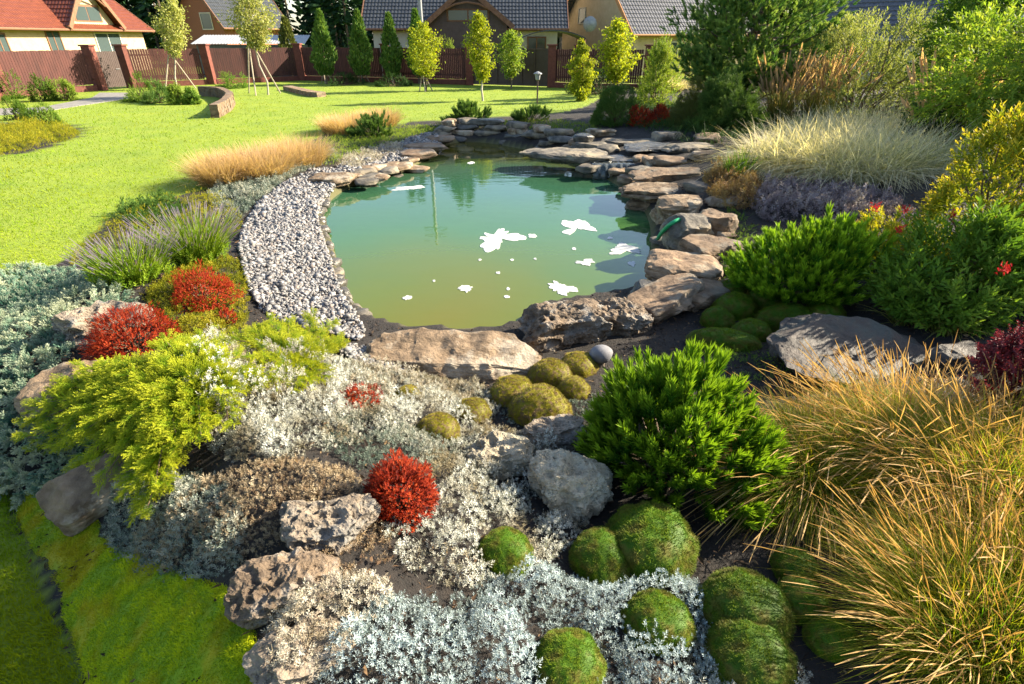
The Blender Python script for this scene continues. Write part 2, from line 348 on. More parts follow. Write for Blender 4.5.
# ------------------------------------------------------------------ pond water and foam
def offset(poly, d):
    p = np.asarray(poly); c = p.mean(0); q = np.roll(p,-1,0)-np.roll(p,1,0); nn = nrm(np.stack([q[:,1],-q[:,0]],1)); sg = np.sign(((p-c)*nn).sum(1).mean()); return p+nn*sg*d
s = Soup(); wp = offset(POND, .15); n = len(wp)
a, b = wp.min(0), wp.max(0); 
s.add(np.c_[wp, np.full(n, WATER_Z)], [np.array([list(range(n))])])
m, N, L = nt('pond_water'); out = N.new('ShaderNodeOutputMaterial'); bs = N.new('ShaderNodeBsdfPrincipled'); L.new(bs.outputs[0], out.inputs[0])
tc = N.new('ShaderNodeTexCoord'); geo = N.new('ShaderNodeNewGeometry')
nz = noise_n(N, L, .45, 3, .5, tc.outputs['Object'])
sx = N.new('ShaderNodeSeparateXYZ'); L.new(tc.outputs['Object'], sx.inputs[0])
# murk: silty yellow shallows by the near shore, deeper bottle green towards the middle (a bed that slopes down)
v1 = N.new('ShaderNodeVectorMath'); v1.operation = 'DISTANCE'; L.new(tc.outputs['Object'], v1.inputs[0]); v1.inputs[1].default_value = (-.7,5.2,WATER_Z)
ad = N.new('ShaderNodeMath'); ad.operation = 'MULTIPLY_ADD'; L.new(nz.outputs[0], ad.inputs[0]); ad.inputs[1].default_value = 2.6; L.new(v1.outputs['Value'], ad.inputs[2])
mr = N.new('ShaderNodeMapRange'); L.new(ad.outputs[0], mr.inputs[0]); mr.inputs[1].default_value = 1.2; mr.inputs[2].default_value = 11.0
rp = ramp(N, [(0,(.098,.098,.004)),(.13,(.080,.104,.006)),(.34,(.042,.105,.026)),(.62,(.025,.08,.045)),(.8,(.03,.065,.03)),(1,(.065,.06,.010))]); L.new(mr.outputs[0], rp.inputs[0]); L.new(rp.outputs[0], bs.inputs['Base Color'])
bs.inputs['Roughness'].default_value = .012; bs.inputs['IOR'].default_value = 1.4; bs.inputs['Specular IOR Level'].default_value = .5
mp = N.new('ShaderNodeMapping'); mp.inputs['Scale'].default_value = (1,1.8,1); L.new(tc.outputs['Object'], mp.inputs[0])
wv = noise_n(N, L, 3.0, 3, .5, mp.outputs[0]); bp = N.new('ShaderNodeBump'); bp.inputs['Strength'].default_value = .07; bp.inputs['Distance'].default_value = .03; L.new(wv.outputs[0], bp.inputs['Height'])
L.new(bp.outputs[0], bs.inputs['Normal'])
M['water'] = m
o = s.build('pond_water', m); struct(o)
M['foam'] = surfmat('foam', (.42,.43,.42), (.52,.53,.52), 30, bump=.3, bscale=120, bdist=.005, rough=.7)
FOAM = [(497,238,40,16,'large ragged white foam patch in the middle of the pond'),(577,227,34,14,'ragged white foam patch just right of the largest patch'),(626,249,36,9,'long thin white foam streak near the right stone bank'),
 (561,288,27,12,'white foam patch beside the porous grey boulder'),(467,289,24,7,'small elongated foam patch on the greenish near water'),(586,263,20,6,'narrow slanting foam strip below the right-hand foam patch'),
 (407,298,11,4,'small oval foam fleck on the yellow near water'),(411,188,32,4,'thin pale foam line on the dark far left water'),(533,236,10,4,'tiny foam fleck just right of the largest foam patch'),
 (471,163,9,3,'tiny foam fleck on the far olive reflection'),(610,238,6,3,None),(498,273,5,2.5,None),(480,260,4,2,None),(507,297,6,3,None),(632,264,8,5,None),(508,289,4,3,None),(512,260,4,2,None),(535,259,3,2,None),(434,281,4,2,None),(574,249,5,2.5,None)]
for k, (u, v, wpx, hpx, lb) in enumerate(FOAM):
    x, y, t = [float(q) for q in at(u, v, WATER_Z)]; sc = t/FPX; hw = wpx*sc/2*.9; hh = hpx*sc/2/max(.25, math.sin(math.atan2(CAM_H+.12, math.hypot(x,y))))
    n = 160; a = np.linspace(0, 2*PI, n, endpoint=False); q = np.stack([np.cos(a)*1.6+k*7, np.sin(a)*1.6, a*0],1)
    rr = np.clip(.9+(.60*fbm(q, k, 3)+.14*fbm(q*3.5, k+3, 4))*(1 if wpx > 12 else .5), .12, 1.6)
    px_, py_ = x+np.cos(a)*rr*hw, y+np.sin(a)*rr*hh+(.25*hh*np.sin(np.cos(a)*3+k) if wpx > 15 else 0)
    s = Soup(); z = WATER_Z+.006; V = np.concatenate([np.stack([px_,py_,a*0+z],1), np.stack([x+(px_-x)*1.02,y+(py_-y)*1.02,a*0+WATER_Z-.004],1)])
    s.add(V, [np.array([list(range(n))]), np.array([[i+n,(i+1)%n+n,(i+1)%n,i] for i in range(n)])])
    o = s.build('foam_patch', M['foam'], origin=(x,y,WATER_Z))
    tag(o, lb or 'tiny white fleck of foam floating on the pond', 'foam', 'foam patches floating on the pond')

# ------------------------------------------------------------------ rocks
_ico = {}
def ico(n):
    if n not in _ico:
        import bmesh
        bm = bmesh.new(); bmesh.ops.create_icosphere(bm, subdivisions=n, radius=1); bm.verts.ensure_lookup_table()
        _ico[n] = (np.array([v.co[:] for v in bm.verts]), np.array([[q.index for q in f.verts] for f in bm.faces])); bm.free()
    return _ico[n]
def rockV(size, seed, style='block', sub=4, boxy=.45):
    V, Fc = ico(sub); r = np.random.default_rng(seed); pe = 2.0/boxy; P = V/((np.abs(V)**pe).sum(1)**(1/pe))[:,None]
    for _ in range(16 if style != 'round' else 2):
        n = nrm(r.normal(size=(1,3))*[1,1,.5 if style == 'slab' else .8])[0]; sup = np.abs(n).sum()*.98; d = sup*r.uniform(.54, .86); k = P@n; P = P-np.maximum(k-d, 0)[:,None]*n
    sz = np.array(size)/2; P = P*sz; ms = max(size); nn = nrm(V); fl = np.array([1,1,.3 if style == 'slab' else .8])
    if style == 'round': return P+nn*(fbm(P/ms*2.2+seed, seed, 2)*.03*ms)[:,None], Fc
    if style in ('slab','block'):      # bedding: every layer of the stone steps in or out a little, with broken edges
        nl = max(2.2, size[2]/.075); lay = (P[:,2]/size[2]+.5)*nl+.45*fbm(P/ms*2.5, seed+9, 3); k = np.floor(lay); f = lay-k
        st = vn(np.stack([k*7.3, k*3.1, P[:,0]/ms*1.5+seed],1), seed); st2 = vn(np.stack([k*5.3, P[:,0]/ms*5, P[:,1]/ms*5],1), seed+4)
        g = np.clip(np.minimum(f, 1-f)*5, 0, 1); sd_ = np.clip(1.25-np.abs(V[:,2])*1.5, 0, 1); P[:,:2] *= (1+sd_*(.10*st+.05*st2-.045*(1-g)))[:,None]
    rid = (1-np.abs(fbm(P/ms*3+seed, seed+1, 4)))**2-.5
    P = P+nn*(fbm(P/ms*2.0+seed, seed, 3)*.05*ms)[:,None]*fl+nn*(rid*.045*ms)[:,None]*fl
    P = P+nn*(fbm(P/ms*11+seed, seed+5, 4)*.014*ms)[:,None]*np.array([1,1,.7])
    stp = np.floor(fbm(P/ms*2.6+seed*1.7, seed+7, 2)*3.5)/3.5; P = P+nn*(stp*.03*ms)[:,None]*fl
    if style == 'tufa':
        m_ = int(150+60*ms); c = V[r.integers(0, len(V), m_)]; rad = r.gamma(4, .022, m_)+.03; dep = np.zeros(len(P))
        for i in range(m_):
            d = np.linalg.norm(V-c[i], axis=1)/rad[i]*(1+.3*vn(V*9, i)) if sub < 5 else np.linalg.norm(V-c[i], axis=1)/rad[i]; dep = np.maximum(dep, np.clip(1-d**3, 0, 1)*rad[i])
        P = P-nn*(dep*.75*ms*.5)[:,None]; P = P+nn*(fbm(P/ms*20, seed+2, 4)*.016*ms)[:,None]
    return P, Fc
def rock(name, label, pos, size, rz=0, style='block', mat='sand', seed=1, sub=4, tilt=(0,0), sink=.3, group=None, boxy=.42, cat='rock', smooth=True):
    P, Fc = rockV(size, seed, style, sub, boxy); s = Soup(); s.add(P, [Fc]); o = s.build(name, M[mat], smooth=(smooth and sub < 4))
    o.location = (pos[0], pos[1], pos[2]+size[2]*(.5-sink)); o.rotation_euler = (tilt[0], tilt[1], rz)
    return tag(o, label, cat, group)
R = math.radians
def rk(u, v, size, label, style='block', mat='sand', rz=0, seed=1, z=None, **kw):
    """u, v: picture position of the rock's middle; the rock sits at that place on the terrain"""
    zz = size[2]*.35; x, y, _ = at(u, v, 0); x, y = float(x), float(y)
    for _ in range(8):
        h = float(H(np.array([x]), np.array([y]))[0]); h = max(h, WATER_Z-.1) if z is None else z
        x, y, _t = [float(q) for q in at(u, v, h+zz)]
    return rock(kw.pop('name','boulder'), label, (x,y,h), size, R(rz), style, mat, seed, **kw)
rk(452,353,(1.6,.66,.30),'long flat brown sandstone slab on the near pond edge','slab','sand',-4,3,sub=6,sink=.35,tilt=(R(8),0),name='flat_boulder')
rk(560,322,(.92,.55,.46),'dark deeply pitted porous boulder on the near pond edge','tufa','tufa',12,7,sub=6,sink=.3,boxy=.5,name='porous_boulder')
rk(622,316,(.62,.5,.34),'smaller pitted boulder between the dark porous boulder and the tan slab','tufa','tufa',-10,12,sub=6,name='porous_boulder')
rk(658,301,(1.15,.55,.3),'long tan ridged slab on the near right pond edge','slab','sandtan',28,21,sub=5,tilt=(0,R(-8)),name='flat_boulder')
rk(690,268,(.95,.72,.3),'orange-brown ledge rock on the right pond bank','slab','sandtan',-15,26,sub=5,name='flat_boulder')
rk(700,293,(.75,.6,.22),'grey-tan sloping slab below the orange-brown ledge rock','slab','sandtan',30,27,name='flat_boulder')
rk(706,248,(.95,.6,.3),'tan flat rock under the upright dark block on the right bank','slab','sandtan',12,31,sub=5,name='flat_boulder')
rk(689,229,(.62,.5,.52),'upright dark brown block rock beside the green hose','block','grey',10,34,sub=4,tilt=(0,R(5)))
rk(716,221,(.5,.5,.5),'reddish brown rock behind the upright dark block','block','sandtan',40,38)
rk(668,209,(.55,.45,.4),'brown rock at the water left of the upright dark block','block','sand',-20,39)
rk(682,205,(.9,.5,.34),'flat brown rock above the hose, against the purple carpet','slab','sand',5,41)
rk(665,262,(.35,.3,.25),'small dark wet rock in the shade under the orange-brown ledge','block','wet',5,44)
rk(645,288,(.3,.25,.2),'small grey rock at the waterline left of the tan ridged slab','block','wet',25,45)
rk(660,190,(1.4,.9,.2),'big layered pale slab at the top right of the pond','slab','sand',-8,47,sub=5,name='flat_boulder')
rk(672,174,(1.4,.8,.17),'broad tan slab topping the layered rocks right of the waterfall','slab','sandtan',6,49,sub=5,name='flat_boulder')
rk(648,203,(.8,.6,.24),'lichen-spotted block low in the layered rocks at the right shore','slab','sand',14,51)
rk(612,160,(1.5,.7,.16),'wet flat slab forming the lip of the little waterfall','slab','wet',-5,53,name='flat_boulder',z=.1)
rk(655,146,(1.4,.9,.12),'wet grey slab in the stream above the waterfall','slab','wet',8,55,name='flat_boulder',z=.3)
rk(628,141,(1.6,.8,.12),'flat grey slab at the head of the stream under the red bushes','slab','grey',-3,57,name='flat_boulder')
rk(568,154,(2.3,1.0,.2),'broad grey-brown slab between the far pond edge and the waterfall','slab','grey',-16,59,sub=5,name='flat_boulder')
rk(690,147,(1.2,.8,.14),'grey slab right of the stream in front of the dark juniper','slab','grey',15,60,name='flat_boulder')
rk(715,154,(1.0,.7,.15),'brown slab half hidden by the white grass, right of the stream','slab','sand',25,61,name='flat_boulder')
rk(862,357,(1.25,.85,.2),'big dark slate-brown slab with shade in its colour behind the golden grass','slab','slate',-16,63,sub=6,boxy=.3,tilt=(R(17),R(4)),name='flat_boulder')
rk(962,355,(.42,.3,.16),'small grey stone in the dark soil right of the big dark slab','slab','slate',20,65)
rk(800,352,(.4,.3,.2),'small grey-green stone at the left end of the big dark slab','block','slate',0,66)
rk(97,318,(.75,.5,.32),'lichen-crusted pale brown rock left of the red barberries','tufa','tufapale',35,68,sub=5,name='porous_boulder')
rk(66,384,(.62,.4,.26),'smooth brown slab on the left slope under the golden juniper','slab','sand',38,71,sub=5,tilt=(R(10),R(-14)),name='flat_boulder')
rk(98,484,(.52,.36,.26),'rough brown-grey rock above the lime moss on the left slope','slab','sand',30,74,sub=5,tilt=(R(20),R(-15)),name='flat_boulder')
rk(318,512,(.46,.34,.24),'pale pink-grey pitted rock left of the middle red barberry','tufa','tufapale',10,77,sub=6,sink=.5,boxy=.7,name='porous_boulder')
rk(283,582,(.38,.27,.17),'tan pitted rock at the lower left above the pale stonecrop','tufa','tufa',18,79,sub=6,name='porous_boulder',boxy=.65)
rk(300,648,(.34,.24,.2),'rock wrapped in pale stonecrop at the bottom left','tufa','tufapale',40,81,sub=5,name='porous_boulder',sink=.5)
rk(568,478,(.46,.4,.36),'round pale pitted boulder left of the large bright dwarf pine','tufa','tufalight',0,83,sub=6,boxy=.75,name='porous_boulder')
rk(556,432,(.42,.26,.22),'small blue-grey pitted rock below the yellow moss','tufa','tufapale',10,85,sub=5,name='porous_boulder')
rk(500,455,(.4,.32,.22),'tan pitted rock half covered by stonecrop, left of the pale round boulder','tufa','tufalight',-15,87,sub=5,name='porous_boulder')
rk(330,178,(1.1,.7,.2),'flat pale round stone on the far left pebble shore','slab','sand',0,89,boxy=.75,name='flat_boulder')
# left shore layered slabs
k = 0
for (u, v, a) in [(358,172,1.0),(372,167,.9),(388,170,.9),(402,165,1.1),(345,180,.8),(378,176,.8),(396,176,.8),(414,168,.9),(364,181,.7),(352,176,.7),(384,168,.8),(408,160,.9),(370,176,.7),(392,164,.9)]:
    k += 1; rk(u, v, (a*.75,.42,.10), 'flat dark layered stone on the far left shore of the pond', 'slab', 'grey' if k%2 else 'sand', 20+k*17, 100+k, group='layered stones on the far left shore', name='shore_stone', sub=3)
for (u, v, a) in [(428,146,1.2),(440,138,1.1),(416,153,1.0)]:
    k += 1; rk(u, v, (a,.8,.16), 'flat tan stone at the far left corner of the pond', 'slab', 'sandtan', k*23, 120+k, group='flat tan stones at the far left corner', name='shore_stone', sub=3)
# far dry wall: each stone a thing
px_line = np.array([(438,142),(470,139.5),(500,141.5),(530,147),(560,153),(600,165)], float); k = 0
for row in range(4):
    uu = 438+row*4
    while uu < 598:
        vv = np.interp(uu, px_line[:,0], px_line[:,1]); x, y, _ = [float(q) for q in at(uu, vv, WATER_Z)]
        wd = rng.uniform(.45, .95); k += 1
        rock('wall_stone', 'flat grey-brown stone in the low dry wall along the far pond edge', (x, y+.11*row, WATER_Z-.05+row*.14), (wd*1.12,.6,.19), rng.uniform(-.2,.2)-.2, 'slab', ['grey','sand','grey','wet'][k%4] if row else ['wet','grey'][k%2], 200+k, 3, sink=0, group='stones of the low dry wall behind the pond', cat='stone')
        uu += wd*ppm(uu, vv)*.95
# dark edging stones on the left waterline and right bank
seg = np.array([(372,322),(352,306),(341,285),(334,256),(326,234),(320,214),(330,198)], float); k = 0
for i in range(len(seg)-1):
    n = 6
    for j in range(n):
        u, v = seg[i]+(seg[i+1]-seg[i])*(j+rng.random()*.6)/n; k += 1; q = rng.uniform(.12,.24)
        x, y, _ = [float(z) for z in at(u-2, v, -.05)]
        rock('edge_stone', 'small dark wet stone along the left waterline', (x,y,-.1), (q,q*.8,q*.6), rng.uniform(0,6), 'block', 'wet' if k%3 else 'grey', 300+k, 2, sink=.2, group='dark edging stones on the left waterline', cat='stone')
# stones along the stream and right bank
k = 0
for (u,v,a) in [(640,170,.6),(628,178,.5),(652,160,.6),(700,186,.6),(672,160,.7),(618,170,.5),(590,166,.7),(640,158,.5),(720,232,.5),(728,250,.4),(735,268,.35),(722,200,.5),(608,148,.7),(580,142,.8),(675,222,.35),(660,240,.3),(725,285,.3),(600,132,.8),(665,135,.9),(708,138,.9)]:
    k += 1; rk(u, v, (a,a*.75,a*.26), 'brown stone packed between the slabs on the right bank of the pond', 'slab' if k%3 else 'block', ['sand','grey','sandtan'][k%3], k*31, 400+k, group='small stones packed along the right bank', name='bank_stone', sub=3, cat='stone')

# ------------------------------------------------------------------ pebble beach (gravel nobody could count)
m, N, L = nt('pebble'); out = N.new('ShaderNodeOutputMaterial'); bs = N.new('ShaderNodeBsdfPrincipled'); L.new(bs.outputs[0], out.inputs[0])
rp = ramp(N, [(0,(.05,.048,.05)),(.3,(.12,.12,.12)),(.5,(.19,.185,.18)),(.7,(.15,.12,.10)),(.8,(.30,.29,.28)),(1,(.10,.11,.125))]); L.new(attr(N,'r'), rp.inputs[0]); L.new(rp.outputs[0], bs.inputs['Base Color']); bs.inputs['Roughness'].default_value = .6
M['pebble'] = m
PEB = gpoly([(238,240),(255,205),(300,175),(330,168),(352,176),(330,190),(316,212),(322,236),(330,258),(335,280),(345,302),(366,328),(360,345),(330,334),(290,328),(262,312),(246,285)])
PEB2 = gpoly([(330,172),(352,160),(395,145),(425,133),(445,140),(438,154),(405,168),(375,176),(350,184)])
PEB3 = gpoly([(335,345),(385,352),(408,372),(395,378),(345,362)])
sp = Soup()
for poly, dens in ((PEB,4200),(PEB2,2400),(PEB3,3600)):
    n = int(area(poly)*dens); p = inpoly(poly, n); V, Fc = ico(1)
    far = np.hypot(p[:,0], p[:,1]); sz = rng.gamma(2.6, .0040, n)*np.where(far > 9, 1.25, 1)+.005
    z = H(p[:,0], p[:,1])+sz*.4+rng.uniform(0,.03,n)+.02*np.sin(p[:,0]*7)*np.sin(p[:,1]*5)
    for q in range(4):
        tv = V*(1+.25*np.random.default_rng(q).normal(size=(len(V),1)))*[1.25,.95,.65]; T = dict(V=tv, F=[(Fc,0)], t=np.zeros(len(V)), r=np.full(len(V),.5)); kk = slice(q, None, 4)
        place(sp, T, np.c_[p[kk], z[kk]], dirs(len(p[kk]), 1.3), None, sz[kk])
tag(sp.build('gravel', M['pebble'], smooth=True), 'grey and white rounded pebbles of the beach along the left pond shore', 'gravel', kind='stuff')

# ------------------------------------------------------------------ houses, fence and far wood
M['brick'] = surfmat('brick', (.09,.025,.017), (.15,.045,.03), 8, bump=.4)
M['fencewood'] = surfmat('fence_wood', (.042,.013,.010), (.078,.024,.018), 5, bump=.3, stretch=(1,1,.2))
M['darkgate'] = surfmat('gate_metal', (.045,.026,.022), (.065,.04,.034), 4, bump=.1, rough=.5)
M['plaster'] = surfmat('cream_plaster', (.42,.32,.19), (.50,.39,.25), 3, bump=.2)
M['white'] = surfmat('white_plaster', (.42,.39,.33), (.5,.47,.40), 3, bump=.2)
M['orange'] = surfmat('orange_brick', (.22,.085,.04), (.30,.12,.06), 12, bump=.3)
M['redtile'] = surfmat('red_roof_tile', (.085,.022,.010), (.135,.038,.018), 4, rough=.45, bump=.15)
M['darktile'] = surfmat('dark_roof_tile', (.022,.026,.032), (.045,.05,.056), 4, rough=.45, bump=.15)
M['greytile'] = surfmat('grey_roof_tile', (.05,.052,.06), (.09,.092,.10), 4, rough=.5, bump=.15)
M['brownwood'] = surfmat('brown_wood', (.12,.055,.03), (.2,.1,.055), 6, bump=.3)
M['orangewood'] = surfmat('orange_wood', (.38,.17,.06), (.5,.25,.1), 6, bump=.3)
M['metal'] = surfmat('galvanised', (.18,.19,.2), (.27,.28,.28), 6, bump=.1, rough=.45)
m, N, L = nt('window_glass'); out = N.new('ShaderNodeOutputMaterial'); bs = N.new('ShaderNodeBsdfPrincipled'); L.new(bs.outputs[0], out.inputs[0]); bs.inputs['Base Color'].default_value = (.05,.07,.07,1); bs.inputs['Roughness'].default_value = .06; M['glass'] = m
def tiles(sp, p0, ux, us, lx, ls, wave=.25, course=.38):
    """a tiled slope: p0 corner at the eave, ux along the eave, us up the slope"""
    ux = np.array(ux, float); us = np.array(us, float); n = nrm(np.cross(ux, us)); nn = n if n[2] > 0 else -n
    a = np.linspace(0, lx, max(2, int(lx/wave*4)+1)); b = []
    for q in np.arange(0, ls, course): b += [q, min(q+course*.93, ls)]
    b = np.array(b+[ls]) if b[-1] < ls else np.array(b)
    ph = np.where(np.arange(len(b))%2 == 0, .045, .005)
    A, B = np.meshgrid(a, b); hgt = ph[:,None]+.03*np.abs(np.sin(PI*A/wave))
    V = np.asarray(p0)+A[...,None]*ux+B[...,None]*us+hgt[...,None]*nn; na, nb = len(a), len(b); i = np.arange(na*nb).reshape(nb, na)
    sp.add(V, [np.stack([i[:-1,:-1],i[:-1,1:],i[1:,1:],i[1:,:-1]],-1).reshape(-1,4)])
def gable_house(name, label, c, rz, L_, W, eave, ridge, wallm, roofm, trim, wins=(), gab=None, oh=.7, chim=None, gwin=None):
    root = thing(name, label, 'house', (c[0],c[1],0), 'houses beyond the garden fence', rz)
    s = Soup(); hx, hy = L_/2, W/2
    V = [(-hx,-hy,-.3),(hx,-hy,-.3),(hx,hy,-.3),(-hx,hy,-.3),(-hx,-hy,eave),(hx,-hy,eave),(hx,hy,eave),(-hx,hy,eave),(-hx,0,ridge-.15),(hx,0,ridge-.15)]
    s.add(V, [np.array([[0,1,5,4],[2,3,7,6],[4,5,9,8],[6,7,8,9]]), np.array([[1,2,6,9,5],[3,0,4,8,7]])]); s.build('wall', wallm, root)
    sl = math.hypot(hy, ridge-eave); u = np.array([0,hy/sl,(ridge-eave)/sl]); k = oh/ (hy/sl)
    s = Soup()
    for sg in (1,-1):
        p0 = np.array([-hx-oh, sg*-(hy+oh), eave-oh*(ridge-eave)/hy+.08]); tiles(s, p0, (1,0,0), (0,sg*u[1],u[2]), L_+2*oh, sl+k-.0)
        n_ = np.array([0,0,-.12]); q = [p0+n_, p0+n_+[L_+2*oh,0,0], np.array([hx+oh,0,ridge-.04]), np.array([-hx-oh,0,ridge-.04])]; s.add(q, [np.array([[0,1,2,3]])])
    tube(s, [(-hx-oh,0,ridge+.1),(hx+oh,0,ridge+.1)], .13, 8); rf = s.build('roof', roofm, root)
    if chim:
        s = Soup(); box(s, (chim[0]-.4,chim[1]-.4,chim[2]-2.5),(chim[0]+.4,chim[1]+.4,chim[2])); box(s, (chim[0]-.48,chim[1]-.48,chim[2]+.003),(chim[0]+.48,chim[1]+.48,chim[2]+.15)); s.build('chimney', M['brick'], rf)
    for sx in (-1,1):
        s = Soup()
        for sg in (1,-1):
            a = np.array([sx*(hx+oh+.03), sg*(hy+oh), eave-oh*(ridge-eave)/hy]); b = np.array([sx*(hx+oh+.03), 0, ridge+.02]); d = nrm(b-a)
            obox(s, (a+b)/2, (d, (1,0,0), np.cross(d,(1,0,0))), np.linalg.norm(b-a)/2, .03, .14)
        s.build('bargeboard', trim, root)
    for sg in (1,-1):
        s = Soup(); tube(s, [(-hx-oh,sg*(hy+oh+.06),eave-oh*(ridge-eave)/hy+.05),(hx+oh,sg*(hy+oh+.06),eave-oh*(ridge-eave)/hy+.05)], .08, 6); s.build('gutter', trim, root)
    for (x, z, ww, hh, fm) in wins:
        s = Soup(); y = -hy-.02
        for a, b in (((x-ww/2-.09,y-.05,z-.09),(x-ww/2,y,z+hh+.09)),((x+ww/2,y-.05,z-.09),(x+ww/2+.09,y,z+hh+.09)),((x-ww/2,y-.05,z-.09),(x+ww/2,y,z)),((x-ww/2,y-.05,z+hh),(x+ww/2,y,z+hh+.09)),((x-.04,y-.04,z),(x+.04,y,z+hh))): box(s, a, b)
        f = s.build('window', fm, root); s = Soup(); box(s, (x-ww/2,y-.012,z),(x+ww/2,y+.005,z+hh)); s.build('pane', M['glass'], f)
    if gwin:
        y0, z, ww, hh = gwin; s = Soup(); x = -hx-.02
        for a, b in (((x-.05,y0-ww/2-.09,z-.09),(x,y0-ww/2,z+hh+.09)),((x-.05,y0+ww/2,z-.09),(x,y0+ww/2+.09,z+hh+.09)),((x-.05,y0-ww/2,z-.09),(x,y0+ww/2,z)),((x-.05,y0-ww/2,z+hh),(x,y0+ww/2,z+hh+.09))): box(s, a, b)
        f = s.build('window', M['white'], root); s = Soup(); box(s, (x-.012,y0-ww/2,z),(x+.005,y0+ww/2,z+hh)); s.build('pane', M['glass'], f)
    if gab:   # a gabled porch or dormer on the front: x, width, base z, apex z, projection, panel material, opening
        x, ww, z0, za, pr, pm, op = gab; y = -hy-pr; hw = ww/2
        s = Soup(); s.add([(x-hw,y,z0),(x+hw,y,z0),(x,y,za),(x-hw,-hy+.5,z0),(x+hw,-hy+.5,z0),(x,-hy+.5,za),(x-hw,y,op),(x+hw,y,op),(x-hw,-hy+.5,op),(x+hw,-hy+.5,op)], [np.array([[0,1,2]]), np.array([[6,7,1,0],[8,6,0,3],[7,9,4,1]])]); g = s.build('gable', pm, root)
        s = Soup(); rise = za-z0; sl2 = math.hypot(hw, rise); ov = .55
        for sg in (-1,1):
            d = np.array([-sg*hw/sl2,0,rise/sl2]); p0 = np.array([x+sg*hw, y-.6, z0+.06])-d*ov
            dep = pr+.6+hy*min(1,(za-eave)/(ridge-eave))+.2; tiles(s, p0, (0,1,0), d, dep, sl2+ov)
        s.build('roof', roofm, root); s = Soup()
        for sg in (-1,1):
            d = np.array([-sg*hw/sl2,0,rise/sl2]); a = np.array([x+sg*hw, y-.64, z0-.02])-d*ov; b = np.array([x, y-.64, za-.02]); obox(s, (a+b)/2, (d,(0,1,0),np.cross(d,(0,1,0))), np.linalg.norm(b-a)/2+.05, .035, .16)
        ar = np.array([(x-hw*.55, y-.6, z0+rise*.36),(x-hw*.3,y-.6,z0+rise*.5),(x,y-.6,z0+rise*.56),(x+hw*.3,y-.6,z0+rise*.5),(x+hw*.55,y-.6,z0+rise*.36)]); tube(s, ar, .07, 6)
        s.build('bargeboard', trim, root)
        s = Soup(); box(s, (x-hw*.55,y-.05,z0-.0),(x+hw*.55,y-.02,z0+rise*.38)); f = s.build('window', trim, g); s = Soup(); box(s, (x-hw*.5,y-.07,z0+.08),(x-.05,y-.052,z0+rise*.33)); box(s, (x+.05,y-.07,z0+.08),(x+hw*.5,y-.052,z0+rise*.33)); s.build('pane', M['glass'], f)
    return root
gable_house('house', 'cream house with bright red tiled roof behind the left end of the fence', (-38.6,43), PI/2, 25, 11, 3.55, 8.0, M['plaster'], M['redtile'], M['brownwood'],
    wins=[(-7.3,1.0,2.6,2.0,M['brownwood']),(-3.2,.6,1.0,2.1,M['brownwood']),(7.6,1.2,3.0,1.6,M['white']),(1.6,.9,1.2,2.0,M['brownwood'])], gab=(5.6,5.6,3.6,6.6,.3,M['plaster'],3.3))
gable_house('house', 'small orange brick house with a dark roof far behind the staked pale trees', (-29.6,66), R(68), 8, 6, 4.2, 8.2, M['orange'], M['darktile'], M['brownwood'], wins=[(0,3.2,1.2,1.3,M['white'])], gwin=(-1,3.3,1.3,1.3))
gable_house('house', 'white house with dark tiled roof and brown gabled porch behind the thujas', (-3.4,51), 0, 13.4, 12, 3.55, 8.4, M['white'], M['darktile'], M['brownwood'],
    wins=[(-3.2,1.0,1.5,1.5,M['brownwood']),(5.2,1.2,1.2,1.3,M['brownwood'])], gab=(.35,5.4,3.5,5.5,1.4,M['darkgate'],.0))
gable_house('house', 'grey roofed house with cream gable and satellite dish right of the gate', (12.2,52.5), R(24), 12, 11, 3.3, 8.6, M['plaster'], M['greytile'], M['orangewood'], wins=[(-2,.8,1.4,1.4,M['white']),(2.5,.8,1.4,1.4,M['white'])], chim=(-.6,-2.2,8.3), gwin=(2.2,3.6,1,1))
gable_house('house', 'house with a pale edged grey roof far right behind the willow bush', (24.5,37), R(-52), 9, 8, 2.9, 6.0, M['white'], M['greytile'], M['white'], wins=[(0,.8,1.6,1.4,M['white'])])
# satellite dish on the gable of the grey roofed house
dp = at_y(590, 24, 46.0); d = thing('satellite_dish', 'round grey satellite dish on the cream gable wall', 'satellite dish', dp)
s = Soup(); q = np.linspace(0,1,7); 
T_ = np.linspace(0,2*PI,24,endpoint=False); V = np.array([[np.cos(a)*.5*k, .22*k*k-.22, np.sin(a)*.5*k] for k in q for a in T_]); i = np.arange(len(V)).reshape(7,24); V2 = V*[1,1,1]; V2[:,1] *= -1
s.add(V*[1,1,1], [np.stack([i[:-1],np.roll(i,-1,1)[:-1],np.roll(i,-1,1)[1:],i[1:]],-1).reshape(-1,4)]); s.build('dish', M['metal'], d)
s = Soup(); tube(s, [(0,-.2,0),(0,.9,-.4),(0,2.2,-.5)], .03, 6); tube(s, [(0,-.2,-.0),(0,-.55,0)], .02, 5); s.build('arm', M['metal'], d)
# utility pole
x, y, z = at_y(424.5, 70, 41.5); s = Soup(); tube(s, [(x,y,-.3),(x,y,6),(x,y,11.5)], [.16,.13,.1], 10); p = thing('utility_pole', 'tall grey utility pole in front of the white house', 'pole', (x,y,0)); s.build('post', M['metal'], p, (x,y,0)) 
s = Soup(); box(s, (x-.9,y-.06,10.6),(x+.9,y+.06,10.75)); s.build('crossarm', M['brownwood'], p, (x,y,0))
